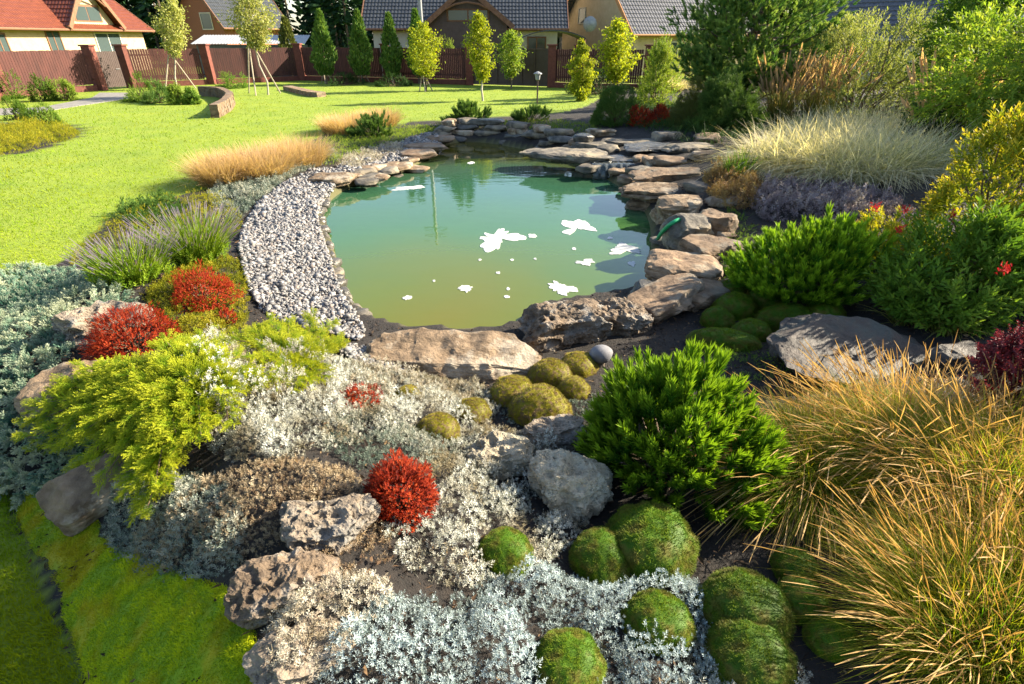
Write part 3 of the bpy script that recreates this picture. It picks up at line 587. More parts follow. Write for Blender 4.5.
# pale low shed roof
sh = thing('garden_shed', 'low shed with a pale corrugated roof just behind the left fence', 'shed', (-19.3,46,0), rz=R(10)); s = Soup(); box(s, (-3.6,-1.5,-.1),(3.6,1.5,2.05)); s.build('wall', M['greytile'], sh)
s = Soup(); tiles(s, (-3.9,-1.8,2.07), (1,0,0), (0,.98,.17), 7.8, 3.6, .2, 4); s.build('roof', M['metal'], sh)
# fence with brick pillars
FT = 2.02
pil = [(-70,118),(6,98.5),(102,90.5),(133,88),(213,84.5),(303,80.5),(388,82.6),(470,85),(551,87.6),(577,88.6),(646,90)]
PX = [tuple(float(q) for q in at(u, v)[:2]) for u, v in pil]
def picket_run(parent, a, b, z0, z1, mat, name='slat_panel', step=.125, wd=.113):
    a = np.array(a); b = np.array(b); d = b-a; Ln = np.linalg.norm(d); d = d/Ln; nr = np.array([-d[1],d[0]]); s = Soup(); ax = ((d[0],d[1],0),(nr[0],nr[1],0),(0,0,1))
    for k in range(int(Ln/step)):
        c = a+d*(step*(k+.5)); hh = (z1-z0)/2; obox(s, (c[0],c[1],z0+hh+rng.uniform(-.012,.012)), ax, wd/2, .011, hh)
    for zz in (z0+.25, z1-.3):
        c = (a+b)/2+nr*.035; obox(s, (c[0],c[1],zz), ax, Ln/2, .02, .035)
    return s.build(name, mat, parent, FO)
def pillar(parent, p, h=FT+.1, w_=.22):
    s = Soup(); x, y = p
    box(s, (x-w_,y-w_,-.1),(x+w_,y+w_,h)); o = s.build('brick_pillar', M['brick'], parent, FO); s = Soup(); box(s, (x-w_-.06,y-w_-.06,h+.003),(x+w_+.06,y+w_+.06,h+.08)); s.build('cap', M['brick'], o, FO)
def fence(label, ids, base=True):
    global FO
    FO = (*PX[ids[0]],0.0); f = thing('picket_fence', label, 'fence', FO, 'fence runs along the far side of the lawn')
    for k in ids: pillar(f, PX[k])
    for a, b in zip(ids[:-1], ids[1:]):
        A_ = np.array(PX[a]); B_ = np.array(PX[b]); d = nrm(B_-A_); A_ = A_+d*.25; B_ = B_-d*.25
        picket_run(f, A_, B_, .32, FT-.06, M['fencewood']); s = Soup(); c = (A_+B_)/2; obox(s, (c[0],c[1],.12), ((*d,0),(-d[1],d[0],0),(0,0,1)), np.linalg.norm(B_-A_)/2, .1, .17); s.build('plinth', M['brick'], f, FO)
    return f
fence('dark red picket fence with brick pillars left of the small garden gate', [0,1,2])
fence('long dark red picket fence with brick pillars behind the staked trees and thujas', [3,4,5,6,7])
fence('short dark red fence panel between brick pillars right of the big gate', [8,9,10])
FO = (*PX[2],0.0); g = thing('garden_gate', 'narrow dark picket garden gate between two brick pillars at the path', 'gate', FO); a = np.array(PX[2]); b = np.array(PX[3]); d = nrm(b-a); picket_run(g, a+d*.26, b-d*.26, .12, FT-.15, M['darkgate'], 'slat_panel', .1, .085)
s = Soup(); tube(s, [(*(b-d*.4+[0,-.05]),1.0),(*(b-d*.4+[0,-.12]),1.0),(*(b-d*.55+[0,-.12]),1.0)], .015, 6); s.build('handle', M['metal'], g, FO)
FO = (*PX[7],0.0); g = thing('sliding_gate', 'wide solid dark brown metal gate behind the two young yellow trees', 'gate', FO); a = np.array(PX[7]); b = np.array(PX[8]); d = nrm(b-a)
s = Soup(); c = (a+b)/2; obox(s, (c[0],c[1],1.0), ((*d,0),(-d[1],d[0],0),(0,0,1)), np.linalg.norm(b-a)/2-.25, .03, .93); s.build('panel', M['darkgate'], g, FO)
s = Soup()
for zz in (.1, 1.95): obox(s, (c[0],c[1]-.05,zz), ((*d,0),(-d[1],d[0],0),(0,0,1)), np.linalg.norm(b-a)/2-.24, .03, .04)
for k in np.linspace(.05,.95,7): q = a+(b-a)*k; obox(s, (q[0],q[1]-.055,1.0), ((*d,0),(-d[1],d[0],0),(0,0,1)), .03, .03, .9)
s.build('frame', M['darkgate'], g, FO)
# carport canopy
x0, y0, z0 = at_y(520, 44, 38.5); x1 = at_y(586, 44, 38.5)[0]; cp = thing('carport', 'dark curved carport canopy on thin posts behind the gate', 'carport', ((x0+x1)/2,38.5,0)); hw = (x1-x0)/2
s = Soup(); a = np.linspace(-1,1,24); V = np.array([(hw*q, dy, 2.5+.45*(1-q*q)+t_) for t_ in (0,-.06) for dy in (0,5) for q in a]); i = np.arange(24)
s.add(V, [np.array([[k,k+1,k+25,k+24] for k in range(23)]+[[k+48,k+72,k+73,k+49] for k in range(23)]+[[k,k+48,k+49,k+1] for k in range(23)])]); s.build('canopy', M['darktile'], cp)
for q in (-1,1):
    for dy in (.1,4.9): s = Soup(); tube(s, [(hw*q*.97,dy,-.1),(hw*q*.97,dy,2.48)], .05, 6); s.build('post', M['brownwood'], cp)
# low curved brick garden walls
def curved_wall(name, label, pts, h, w_=.28):
    p = np.array([at(u, v)[:2] for u, v in pts], float); t = np.linspace(0, len(p)-1, 28); i = np.arange(len(p)); p = np.stack([np.interp(t,i,p[:,0]),np.interp(t,i,p[:,1])],1)
    for _ in range(3): p[1:-1] = (p[:-2]+2*p[1:-1]+p[2:])/4
    s = Soup(); 
    for k in range(27):
        for row in range(max(1,int(h/.11))):
            c = (p[k]+p[k+1])/2; d = nrm(p[k+1]-p[k]); ln = np.linalg.norm(p[k+1]-p[k]); obox(s, (c[0]+rng.normal()*.01,c[1]+rng.normal()*.01,.05+row*.112), ((*d,0),(-d[1],d[0],0),(0,0,1)), ln/2*.96, w_/2, .053)
    return tag(s.build(name, M['sandtan'], origin=(*p[0],0)), label, 'garden wall')
curved_wall('brick_garden_wall', 'low curved brick retaining wall under the left staked tree', [(202,96),(222,97),(233,103),(228,111),(216,118)], .45)
curved_wall('brick_garden_wall', 'low brick kerb on the lawn in front of the leftmost thuja', [(288,90),(300,93),(312,96),(322,97)], .22, .5)
# far wood behind the houses
M['farneedle'] = leafmat('far_foliage', [(.006,.022,.008),(.014,.045,.014),(.025,.06,.02)], trans=.15)
LF = leafT(.5,.2,.1)
s = Soup(); st = Soup()
for k in range(230):
    x = rng.uniform(-95,80); y = rng.uniform(82,120); h = rng.uniform(13,20); n = 420; q = rng.random(n)**.8; z = 1+q*(h-1); rr = (2.6*(1-q)+.3)*rng.uniform(.5,1.1,n); a = rng.uniform(0,2*PI,n)
    P = np.stack([x+rr*np.cos(a), y+rr*np.sin(a), z],1); D = np.stack([np.cos(a),np.sin(a),a*0-.25],1); place(s, LF, P, D, None, rng.uniform(.7,1.7,n)); tube(st, [(x,y,-.2),(x,y,h*.9)], [.22,.04], 5)
w_ = s.build('forest', M['farneedle']); tag(w_, 'dark wood of conifers standing beyond the houses', 'forest', kind='stuff'); st.build('trunks', M['bark'], w_)

# ------------------------------------------------------------------ trees
def branchpath(a, b, k=6, wob=.06, lift=0.0):
    a = np.array(a, float); b = np.array(b, float); t = np.linspace(0,1,k)[:,None]; p = a+(b-a)*t; ln = np.linalg.norm(b-a); p[1:-1] += rng.normal(size=(k-2,3))*wob*ln*.4; p[:,2] += lift*ln*np.sin(PI*t[:,0]); return p
def leafy_tree(name, label, base, h, cr, z0, nl, ls, mat, lean=(0,0), trunkr=.05, shape=.5, group=None, tips=26, bark='bark', leaf=None, cat='tree', droop=0.0):
    """trunk + limbs + crown of leaves gathered round the twig ends; shape: height share where the crown is widest"""
    root = thing(name, label, cat, base, group); s = Soup(); top = np.array([lean[0]*h, lean[1]*h, h*.95]); tp = branchpath((0,0,-.1), top, 7, .03); tube(s, tp, np.linspace(trunkr, trunkr*.25, 7), 8)
    ends = []
    for k in range(tips):
        q = (k+rng.random())/tips; z = z0+(h-z0)*q; prof = math.sin(PI*min(1, max(.04, (q*.5/shape if q < shape else .5+.5*(q-shape)/(1-shape)))))**.7
        a = k*2.4+rng.random(); rr = cr*prof*rng.uniform(.6,1.0); f = z/h; hub = np.array([np.interp(max(0,z-rr*.7), tp[:,2], tp[:,i]) for i in range(3)]); cen = np.array([lean[0]*z, lean[1]*z, 0])
        e = np.array([cen[0]+rr*math.cos(a), cen[1]+rr*math.sin(a), z-droop*rr]); pth = branchpath(hub, e, 5, .12, .1); tube(s, pth, np.linspace(trunkr*.35, .006, 5), 5); ends.append((pth, rr))
    s.build('trunk', M[bark], root); s = Soup(); per = nl//tips
    for pth, rr in ends:
        t = rng.uniform(.25,1.08,per); P = np.stack([np.interp(t, np.linspace(0,1,5), pth[:,i]) for i in range(3)],1)+rng.normal(size=(per,3))*[1,1,.8]*(.11*cr+.08*rr)
        place(s, leaf or LF, P, dirs(per, -.35-droop), None, ls*rng.uniform(.6,1.25,per))
    s.build('crown', mat, root); return root
M['yleaf'] = leafmat('yellow_green_leaf', [(.16,.23,.015),(.27,.33,.02),(.38,.40,.04)], trans=.5, tcol=(1.2,1.1,.4))
M['cleaf'] = leafmat('cream_leaf', [(.20,.25,.05),(.36,.38,.11),(.46,.45,.18)], trans=.45)
M['gleaf'] = leafmat('fresh_green_leaf', [(.10,.19,.02),(.19,.28,.03),(.28,.33,.05)], trans=.45)
def px_tree(label, bu, bv, top_v, cu, half_w, crown_low_v, mat, name='young_tree', **kw):
    x, y, z = G(bu, bv); sc = 1/ppm(bu, bv); h = at_y(bu, top_v, y)[2]; zl = at_y(bu, crown_low_v, y)[2]; tx = at_y(cu, (top_v+crown_low_v)/2, y)[0]
    return leafy_tree(name, label, (x,y,z), h-z, half_w*sc, zl-z, kw.pop('nl',2600), kw.pop('ls',.13), mat, lean=((tx-x)/max(.5,(h+zl)/2),0), group='young trees along the fence', **kw)
px_tree('slim young tree with pale leaves leaning on a stake left of the gate path', 177, 89, -2, 172, 15, 55, M['cleaf'], nl=4420, ls=0.129, bark='pale_bark')
px_tree('young tree with a cream leaf ball high on a tripod of stakes', 268, 95, -14, 252, 22, 46, M['cleaf'], nl=6000, ls=.13, bark='pale_bark')
px_tree('yellow-green young tree with bushy crown staked between the thujas', 426, 91, 24, 424, 19, 74, M['yleaf'], nl=4420, ls=0.129)
px_tree('taller narrow yellow-green young tree in the middle of the lawn', 483, 101, 14, 480, 15, 78, M['yleaf'], nl=4420, ls=0.122, bark='pale_bark')
px_tree('light green young tree with rounded crown in front of the big gate', 511, 89, 32, 511, 16, 74, M['gleaf'], nl=3740, ls=0.129)
px_tree('weeping column of bright yellow leaves reaching down to the lawn', 582, 101, 40, 582, 13, 99, M['yleaf'], nl=6120, ls=0.114, shape=.6, droop=.5)
px_tree('golden maple with an upright open crown right of the weeping column', 616, 96, 22, 617, 20, 78, M['yleaf'], nl=4760, ls=0.144)
M['thuja'] = leafmat('thuja_spray', [(.05,.12,.022),(.10,.19,.035),(.17,.26,.05)], trans=.3)
M['thujab'] = leafmat('brownish_thuja', [(.07,.09,.02),(.13,.15,.035)], trans=.25)
def thuja(label, bu, bv, top_v, half_w, mat, tu):
    x, y, z = G(bu, bv); h = at_y(bu, top_v, y)[2]-z; r = half_w/ppm(bu, bv); root = thing('thuja', label, 'thuja', (x,y,z), 'columnar thujas along the fence')
    tx = at_y(tu, top_v, y)[0]-x; s = Soup(); tube(s, [(0,0,-.1),(tx*.3,0,h*.3),(tx,0,h*.95)], [.05,.04,.01], 6); s.build('trunk', M['bark'], root)
    n = 3400; q = rng.random(n); z_ = .45+(h-.45)*q; prof = np.where(q < .25, .45+.55*q/.25, ((1-q)/.75)**.75); a = rng.uniform(0,2*PI,n); rr = r*prof*rng.uniform(.55,1.08,n)*(1+.18*np.sin(a*3+z_*4)); P = np.stack([tx*z_/h+rr*np.cos(a), rr*np.sin(a), z_],1)
    s = Soup(); place(s, LF, P, np.stack([np.cos(a)*.5,np.sin(a)*.5,a*0+1],1)+rng.normal(size=(n,3))*.25, None, rng.uniform(.12,.26,n)); s.build('crown', mat, root)
for lb, bu, bv, tv, hw, mt, tu in [('brownish green thuja, leftmost of the row by the fence',293,79,18,10,M['thujab'],284),('tall green thuja standing second from the left in the row',327,84,12,11,M['thuja'],319),('tall green thuja in front of the left end of the white house',363,84,12,10.5,M['thuja'],357),('darker slim thuja left of the bushy yellow young tree',394,84,15,9.5,M['thuja'],388),('thuja mostly hidden behind the bushy yellow young tree',419,84,11,9,M['thuja'],415)]:
    thuja(lb, bu, bv, tv, hw, mt, tu)
def tripod(label, u, v, h, spread, n=3):
    x, y, z = G(u, v); root = thing('stake_tripod', label, 'tree stake', (x,y,z), 'wooden stakes holding the young trees')
    for k in range(n):
        a = 2*PI*k/n+.6; s = Soup(); tube(s, [(spread*math.cos(a),spread*math.sin(a),-.1),(.06*math.cos(a)-.1,.06*math.sin(a),h)], .032, 6); s.build('stake', M['stake'], root)
tripod('three tall pale stakes under the cream leaf ball', 262, 94, 2.4, .95); tripod('leaning pale stakes beside the slim pale young tree', 181, 89, 1.7, .8, 2)
for lb, u, v in [('short stakes round the second thuja',327,83),('short stakes round the third thuja',364,83),('short stakes round the darker slim thuja',394,83),('short crossed stakes under the bushy yellow young tree',426,91)]: tripod(lb, u, v, .8, .45)
# garden lamp
x, y, z = G(537, 111); lp = thing('garden_lamp', 'thin dark bollard lamp with pale lantern head on the lawn', 'lamp', (x,y,z)); s = Soup(); tube(s, [(0,0,-.1),(0,0,1.04)], .028, 8); tube(s, [(0,0,0),(0,0,.03)], .06, 10); s.build('post', M['darkgate'], lp)
s = Soup(); tube(s, [(0,0,1.04),(0,0,1.06),(0,0,1.24)], [.05,.08,.11], 10); s.build('lantern', M['metal'], lp); s = Soup(); tube(s, [(0,0,1.243),(0,0,1.27),(0,0,1.33)], [.16,.15,.03], 10); s.build('lamp_cap', M['metal'], lp)
# ------------------------------------------------------------------ lawn grass
M['lawn'] = leafmat('lawn_grass', [(.075,.18,.003),(.14,.25,.004),(.23,.31,.006)], tip=(.25,.33,.010), tip_pos=(.4,1.1), trans=.4, patch=(.22,.265,.005), patch_scale=.5, spec=.06, rough=.8)
n = 520000; uv = np.c_[rng.uniform(-260,1200,n), rng.uniform(78,860,n)]; uv = uv[(uv[:,1] < 330)|(uv[:,0] < 260)]
x, y, _ = at(uv[:,0], uv[:,1], 0); ok = ~pip(BED, x, y)&~pip(BED2, x, y)&~pip(PATH, x, y)&(y > -3)&(y < 46)&~((x > PX[9][0])&(y > 34)); x, y = x[ok], y[ok]
n = len(x); d = np.hypot(x, y); fs = np.clip(d/5, 1, 5)**.9
s = Soup(); D = rng.normal(size=(n,3))*[.45,.45,.1]+[0,0,1]
blades(s, np.c_[x, y, H(x,y)-.01], D, .05*rng.uniform(.6,1.3,n)*fs**.45, .0048*fs, rng.uniform(.1,.7,n), 2, r=np.clip(rng.random(n)*.6+.25+.5*fbm(np.stack([x*.6,y*.6,x*0],1), 4), 0, 1))
tag(s.build('lawn_grass', M['lawn']), 'short sunlit bright green grass of the lawn', 'grass', kind='stuff')

# ------------------------------------------------------------------ plant templates
def needle_candle(n=70, L=1.0, nl=.36, w=.045, flat=False):
    s = Soup(); t = rng.random(n)**.85; a = rng.uniform(0,2*PI,n); up = 1.1+1.5*t
    D = nrm(np.stack([np.cos(a), np.sin(a), up],1)); P = np.stack([a*0, a*0, t*L*.8],1); X, Y, Z = frames(D, rng.uniform(0,PI,n)); ln = nl*rng.uniform(.75,1.15,n)[:,None]
    V = np.stack([P-X*w/2, P+X*w/2, P+D*ln*.7+X*w*.4, P+D*ln], 1).reshape(-1,3); i = np.arange(n)*4
    s.add(V, [np.stack([i,i+1,i+2],1), np.stack([i,i+2,i+3],1)], t=np.repeat(t,4)*.75+np.tile([0,0,.2,.25],n), r=.5); return s.tmpl()
def rosette(n=14, L=1.15, stem=2.0, w=.30, open_=1.0):
    s = Soup(); T = leafT(w, .2, .15, .55); t = (np.arange(n)+.5)/n; a = np.arange(n)*2.4
    z = stem*t; up = .1+1.5*t**2; D = np.stack([np.cos(a)*open_, np.sin(a)*open_, up],1); place(s, T, np.stack([a*0,a*0,z],1), D, np.zeros(n)+rng.uniform(-.4,.4,n), L*(1-.35*t), r=.5)
    T2 = s.tmpl(); T2['t'] = np.repeat(t, 4); return T2
def spray(nb=20, needle=.062):
    """a flat feathery juniper spray, unit length along +Z, in the XZ plane, with scale needles"""
    s = Soup(); nl_P = []; nl_D = []; tt = []
    def twig(a, b, k):
        a = np.array(a); b = np.array(b)
        for q in np.linspace(.05,1,k):
            p = a+(b-a)*q
            for sg in (-1,1,0):
                d = nrm(b-a)+np.array([sg*.55,rng.normal()*.45,.1]); nl_P.append(p); nl_D.append(d); tt.append(p[2])
    twig((0,0,.1),(0,-.05,1),16)
    for k in range(nb):
        z = .08+.8*k/nb; sd_ = 1 if k%2 else -1; ln = .38*(1-z)**.7+.08; twig((0,0,z),(sd_*ln*.62,rng.normal()*.07-.03,z+ln*.85),8)
    nl_P = np.array(nl_P); nl_D = np.array(nl_D); n = len(nl_P); T = leafT(.27,.15,.1); place(s, T, nl_P, nl_D, None, needle*rng.uniform(.8,1.3,n), r=.5); q = s.tmpl(); q['t'] = np.repeat(np.array(tt), 4); return q
def twigleaves(n=9, L=.35, leaf=None, w=.5, up=.5):
    s = Soup(); T = leaf or leaf6(w); t = (np.arange(n)+.7)/n; a = np.arange(n)*2.4+rng.uniform(0,.6,n); D = np.stack([np.cos(a), np.sin(a), up+t*.9],1); place(s, T, np.stack([a*0,a*0,t*.85],1), D, rng.uniform(-.4,.4,n), L*(1-.3*t), r=.5)
    q = s.tmpl(); q['t'] = np.repeat(t, len(T['V'])); return q
CAND = [needle_candle(75) for _ in range(3)]; ROS = [rosette(13), rosette(11, open_=.8), rosette(15, stem=2.0)]; SPR = [spray(), spray(18), spray(22)]
TW = [twigleaves(), twigleaves(8)]; TWN = [twigleaves(10, .4, leafT(.32,.25,.1)), twigleaves(11,.38,leafT(.36,.25,.1))]; TWR = [twigleaves(12,.3,leaf6(.75,.2), up=.3), twigleaves(10,.3,leaf6(.8,.2), up=.4)]
def pmulti(s, Ts, P, D, S, **kw):
    N = len(P); k = rng.integers(0, len(Ts), N); S = np.broadcast_to(np.asarray(S, float), (N,)); D = np.broadcast_to(np.asarray(D, float), (N,3)); r = kw.pop('r', None)
    for i, T in enumerate(Ts): q = k == i; place(s, T, P[q], D[q], None, S[q], r=None if r is None else np.broadcast_to(r,(N,))[q], **kw)

MOSS_A = [(650,540,88,'largest round dark green moss cushion under the bright dwarf pine'),(602,556,62,'round moss cushion touching the left of the largest dark green one'),(658,620,68,'browned round moss cushion ringed by silver stonecrop'),(568,663,70,'round moss cushion at the very bottom of the photo in shade-tinted stonecrop'),(505,552,54,'lone small moss cushion left of the largest one, in silver stonecrop'),
 (744,605,84,'tall moss cushion at the left foot of the golden grass'),(750,655,84,'yellowish moss cushion at the bottom edge below the tall one'),(804,600,52,'shaded moss cushion under the arching golden grass'),(832,636,48,'dark moss cushion deepest under the golden grass'),(796,566,44,'dim moss cushion behind the tall one, beneath the dry seed heads'),
 (718,318,32,'small moss ball nearest the tan ridged slab',),(735,306,40,'round moss ball behind the small one at the tan ridged slab'),(734,289,30,'smallest brownish moss ball under the right dwarf pine'),(768,298,36,'moss ball right of the smallest brownish one'),(751,331,36,'dark brown-green flattened moss ball in front of the long moss sausage'),(825,312,38,'moss ball at the right end of the row under the right dwarf pine')]
MOSS_B = [(512,392,46,'brown-topped moss cushion at the upper left of the yellow moss group'),(540,408,60,'big golden yellow moss cushion in the middle of the yellow moss group'),(550,374,44,'yellow moss cushion at the back, below the porous boulder'),(578,365,38,'yellow green moss cushion beside the grey mushroom stone'),(574,388,32,'small brown moss cushion left of the bright dwarf pine'),(438,428,42,'olive moss cushion beside a browner one above the middle red barberry'),(472,411,36,'brown olive moss cushion, right one of the pair above the middle barberry'),(408,395,26,'small olive moss cushion right of the dotted red barberry')]
ROOM = [(a[0],a[1],a[2]*.52) for a in MOSS_A+MOSS_B]+[(402,490,34),(357,398,16)]
# ------------------------------------------------------------------ carpets of stonecrop, thyme and creeping juniper (no one could count their shoots)
def carpet(name, label, pts, mat, dens, size, Ts=None, thick=.05, up=1.2, seed=1, holes=.0, cat='ground cover', poly=None, hmin=0.0):
    poly = gpoly(pts) if poly is None else poly; n = int(area(poly)*dens); p = inpoly(poly, n); q = np.c_[p*3.2, p[:,0]*0]; f = fbm(q, seed, 4); g_ = fbm(q*3.3, seed+2, 3); keep = f > -1.2+holes*2
    for (ru, rv, rr) in ROOM: gx_, gy_, gz_ = G(ru, rv+rr*.25); keep &= np.hypot(p[:,0]-gx_, p[:,1]-gy_) > rr*.93/ppm(ru, rv, gz_)
    keep &= g_ > -.62; p, f, g_ = p[keep], f[keep], g_[keep]
    e = np.clip(pdist(poly, p[:,0], p[:,1])/.12, .15, 1); lift = (thick*(1+.9*np.clip(f,-1,1))*e*(1+.7*np.clip(g_,-.8,1)))*rng.uniform(.2,1,len(p)); z = H(p[:,0],p[:,1])+hmin+lift
    s = Soup(); D = dirs(len(p), up); pmulti(s, Ts or ROS, np.c_[p, z], D, size*rng.uniform(.5,1.35,len(p))*(1+.25*g_), rj=.0, r=np.clip(.5+.3*f+.25*g_+rng.normal(size=len(p))*.22, 0, 1))
    j = rng.integers(0, len(p), len(p)//9); blades(s, np.c_[p[j], z[j]-.01], dirs(len(j), 1.0), size*rng.uniform(2.5,5.5,len(j)), size*.14, rng.uniform(.1,.7,len(j)), 3, r=rng.uniform(0,.25,len(j)))
    o = s.build(name, mat); return tag(o, label, cat, kind='stuff')
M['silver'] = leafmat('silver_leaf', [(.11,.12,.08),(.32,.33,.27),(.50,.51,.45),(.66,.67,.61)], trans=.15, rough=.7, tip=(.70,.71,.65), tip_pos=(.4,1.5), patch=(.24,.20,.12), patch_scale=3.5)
M['silver_shade'] = leafmat('silver_leaf_shaded', [(0.072,0.094,0.079),(0.173,0.216,0.216),(0.274,0.338,0.346),(0.360,0.432,0.439)], trans=.12, rough=.7, tip=(0.418,0.490,0.497), tip_pos=(.4,1.5))  # silver leaf with the blue of skylit shade put into its colour
M['tan'] = leafmat('dry_stonecrop', [(0.072,0.043,0.025),(0.173,0.115,0.065),(0.259,0.194,0.115),(0.331,0.274,0.187)], trans=.2, rough=.7, tip=(0.288,0.245,0.173), tip_pos=(.3,1.4))
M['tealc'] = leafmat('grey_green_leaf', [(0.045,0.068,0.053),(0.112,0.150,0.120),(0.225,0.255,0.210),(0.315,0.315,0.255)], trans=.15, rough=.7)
M['cream'] = leafmat('cream_stonecrop', [(0.204,0.163,0.102),(0.340,0.292,0.218),(0.449,0.408,0.326),(0.510,0.490,0.422)], trans=.2, rough=.7)
M['ylow'] = leafmat('golden_ground_cover', [(.10,.13,.006),(.22,.23,.010),(.34,.30,.02)], trans=.4)
M['purple'] = leafmat('purple_thyme', [(0.072,0.065,0.065),(0.158,0.122,0.137),(0.259,0.209,0.238),(0.324,0.288,0.302)], trans=.2, rough=.7)
M['brownsed'] = leafmat('brown_sedum', [(0.105,0.060,0.022),(0.210,0.120,0.045),(0.285,0.203,0.075)], trans=.25)
carpet('silver_stonecrop', 'silvery white stonecrop carpet between the golden juniper and the long flat slab', [(205,350),(300,352),(340,362),(440,378),(505,388),(500,415),(470,440),(430,455),(385,440),(330,450),(300,462),(235,470),(190,430),(170,390)], M['silver'], 5200, .0125, thick=.09, seed=3)
carpet('silver_stonecrop', 'grey silver stonecrop carpet between the middle red barberry and the pale pitted boulders', [(430,440),(480,425),(530,430),(600,470),(590,530),(545,570),(500,580),(470,592),(425,585),(392,555),(380,520),(440,490),(405,470)], M['silver'], 5600, .0115, thick=.08, seed=8, holes=.2)
carpet('shaded_stonecrop', 'silver stonecrop carpet with blue grey shade in its colour across the bottom of the photo', [(330,640),(380,592),(410,600),(450,596),(480,585),(500,560),(560,570),(600,590),(650,575),(700,580),(725,620),(722,720),(320,730),(310,680)], M['silver_shade'], 7500, .0105, thick=.10, seed=12)
carpet('cream_stonecrop', 'cream white stonecrop mound at the bottom left beside the lime moss', [(262,660),(290,605),(345,578),(392,590),(400,615),(340,650),(320,690),(290,730),(258,720)], M['cream'], 7500, .0105, thick=.12, hmin=.05, seed=15)
carpet('dry_stonecrop', 'tan dry stonecrop round the pink-grey pitted rock', [(215,475),(270,462),(335,462),(372,490),(392,530),(390,570),(345,580),(290,600),(250,590),(235,560),(180,575),(120,560),(150,520)], M['tan'], 5600, .0105, thick=.06, seed=21)
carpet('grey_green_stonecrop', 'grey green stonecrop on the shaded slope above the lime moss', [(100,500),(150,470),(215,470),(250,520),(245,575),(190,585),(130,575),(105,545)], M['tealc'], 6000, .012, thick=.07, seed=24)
carpet('pale_stonecrop', 'pale stonecrop patch below the long flat slab around the dotted red barberry', [(340,362),(400,372),(500,388),(495,402),(430,410),(370,400),(330,385)], M['cream'], 5000, .012, thick=.09, seed=27)
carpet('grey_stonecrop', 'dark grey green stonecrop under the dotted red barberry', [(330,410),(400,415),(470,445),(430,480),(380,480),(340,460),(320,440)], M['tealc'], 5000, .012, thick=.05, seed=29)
carpet('silver_stonecrop', 'silver stonecrop shoots between the moss cushions at the bottom right', [(690,600),(720,590),(735,650),(800,665),(820,684),(820,730),(640,730),(650,690),(690,660)], M['silver'], 6000, .011, thick=.07, seed=33)
carpet('golden_ground_cover', 'golden low ground cover between the lavender clumps and the lawn', [(60,268),(95,230),(150,206),(215,192),(240,205),(245,235),(170,245),(110,268)], M['ylow'], 1500, .035, Ts=TWN, thick=.10, seed=35)
carpet('golden_ground_cover', 'yellow low ground cover under the red barberries beside the pebbles', [(140,298),(170,275),(205,264),(238,256),(250,285),(248,330),(200,345),(160,330)], M['ylow'], 2400, .02, thick=.05, seed=37)
carpet('grey_ground_cover', 'grey green low carpet edging the pebble beach beside the tan grasses', [(205,190),(250,180),(300,160),(330,150),(345,158),(300,172),(255,202),(238,225),(215,212)], M['tealc'], 1200, .03, thick=.06, seed=39)
carpet('purple_thyme', 'greyish purple thyme carpet below the white grass', [(745,196),(790,180),(850,186),(900,200),(915,222),(860,228),(800,218),(762,226)], M['purple'], 1500, .03, thick=.12, seed=41)
carpet('brown_sedum', 'rusty brown sedum mound beside the layered rocks', [(700,178),(730,170),(760,182),(764,205),(735,214),(708,200)], M['brownsed'], 1500, .03, thick=.16, seed=43)
carpet('golden_ground_cover', 'yellow green ground cover in the small island bed on the left lawn', [(-60,142),(0,126),(60,126),(88,134),(50,146),(0,158),(-60,168)], M['ylow'], 1000, .06, Ts=TWN, thick=.14, seed=45)

# bark chips and dry leaves lying on the open soil
M['litter'] = leafmat('bark_litter', [(.012,.008,.006),(.04,.025,.015),(.09,.055,.03),(.18,.12,.06)], trans=0, rough=.85)
n = 46000; lx, ly = rng.uniform(-4.5,5.5,n), rng.uniform(.8,9.5,n); ok = pip(BED, lx, ly)&~pip(offset(POND,.12), lx, ly); lx, ly = lx[ok], ly[ok]; n = len(lx); s = Soup(); D = rng.normal(size=(n,3))*[1,1,.25]; pmulti(s, [leafT(.45,.2,.1), leafT(.3,.1,.2), leaf6(.5,.2)], np.c_[lx, ly, H(lx,ly)+.012+rng.uniform(0,.012,n)], D, .022*rng.gamma(4,.25,n), r=rng.random(n)**1.6)
tag(s.build('bark_litter', M['litter']), 'bark chips and dry leaf litter on the dark soil between the plants', 'litter', kind='stuff')
carpet('silver_stonecrop', 'silver shoots growing up through the golden juniper', [(180,365),(230,345),(262,372),(258,430),(215,452),(185,430)], M['silver'], 2600, .0125, thick=.16, hmin=.06, seed=71)
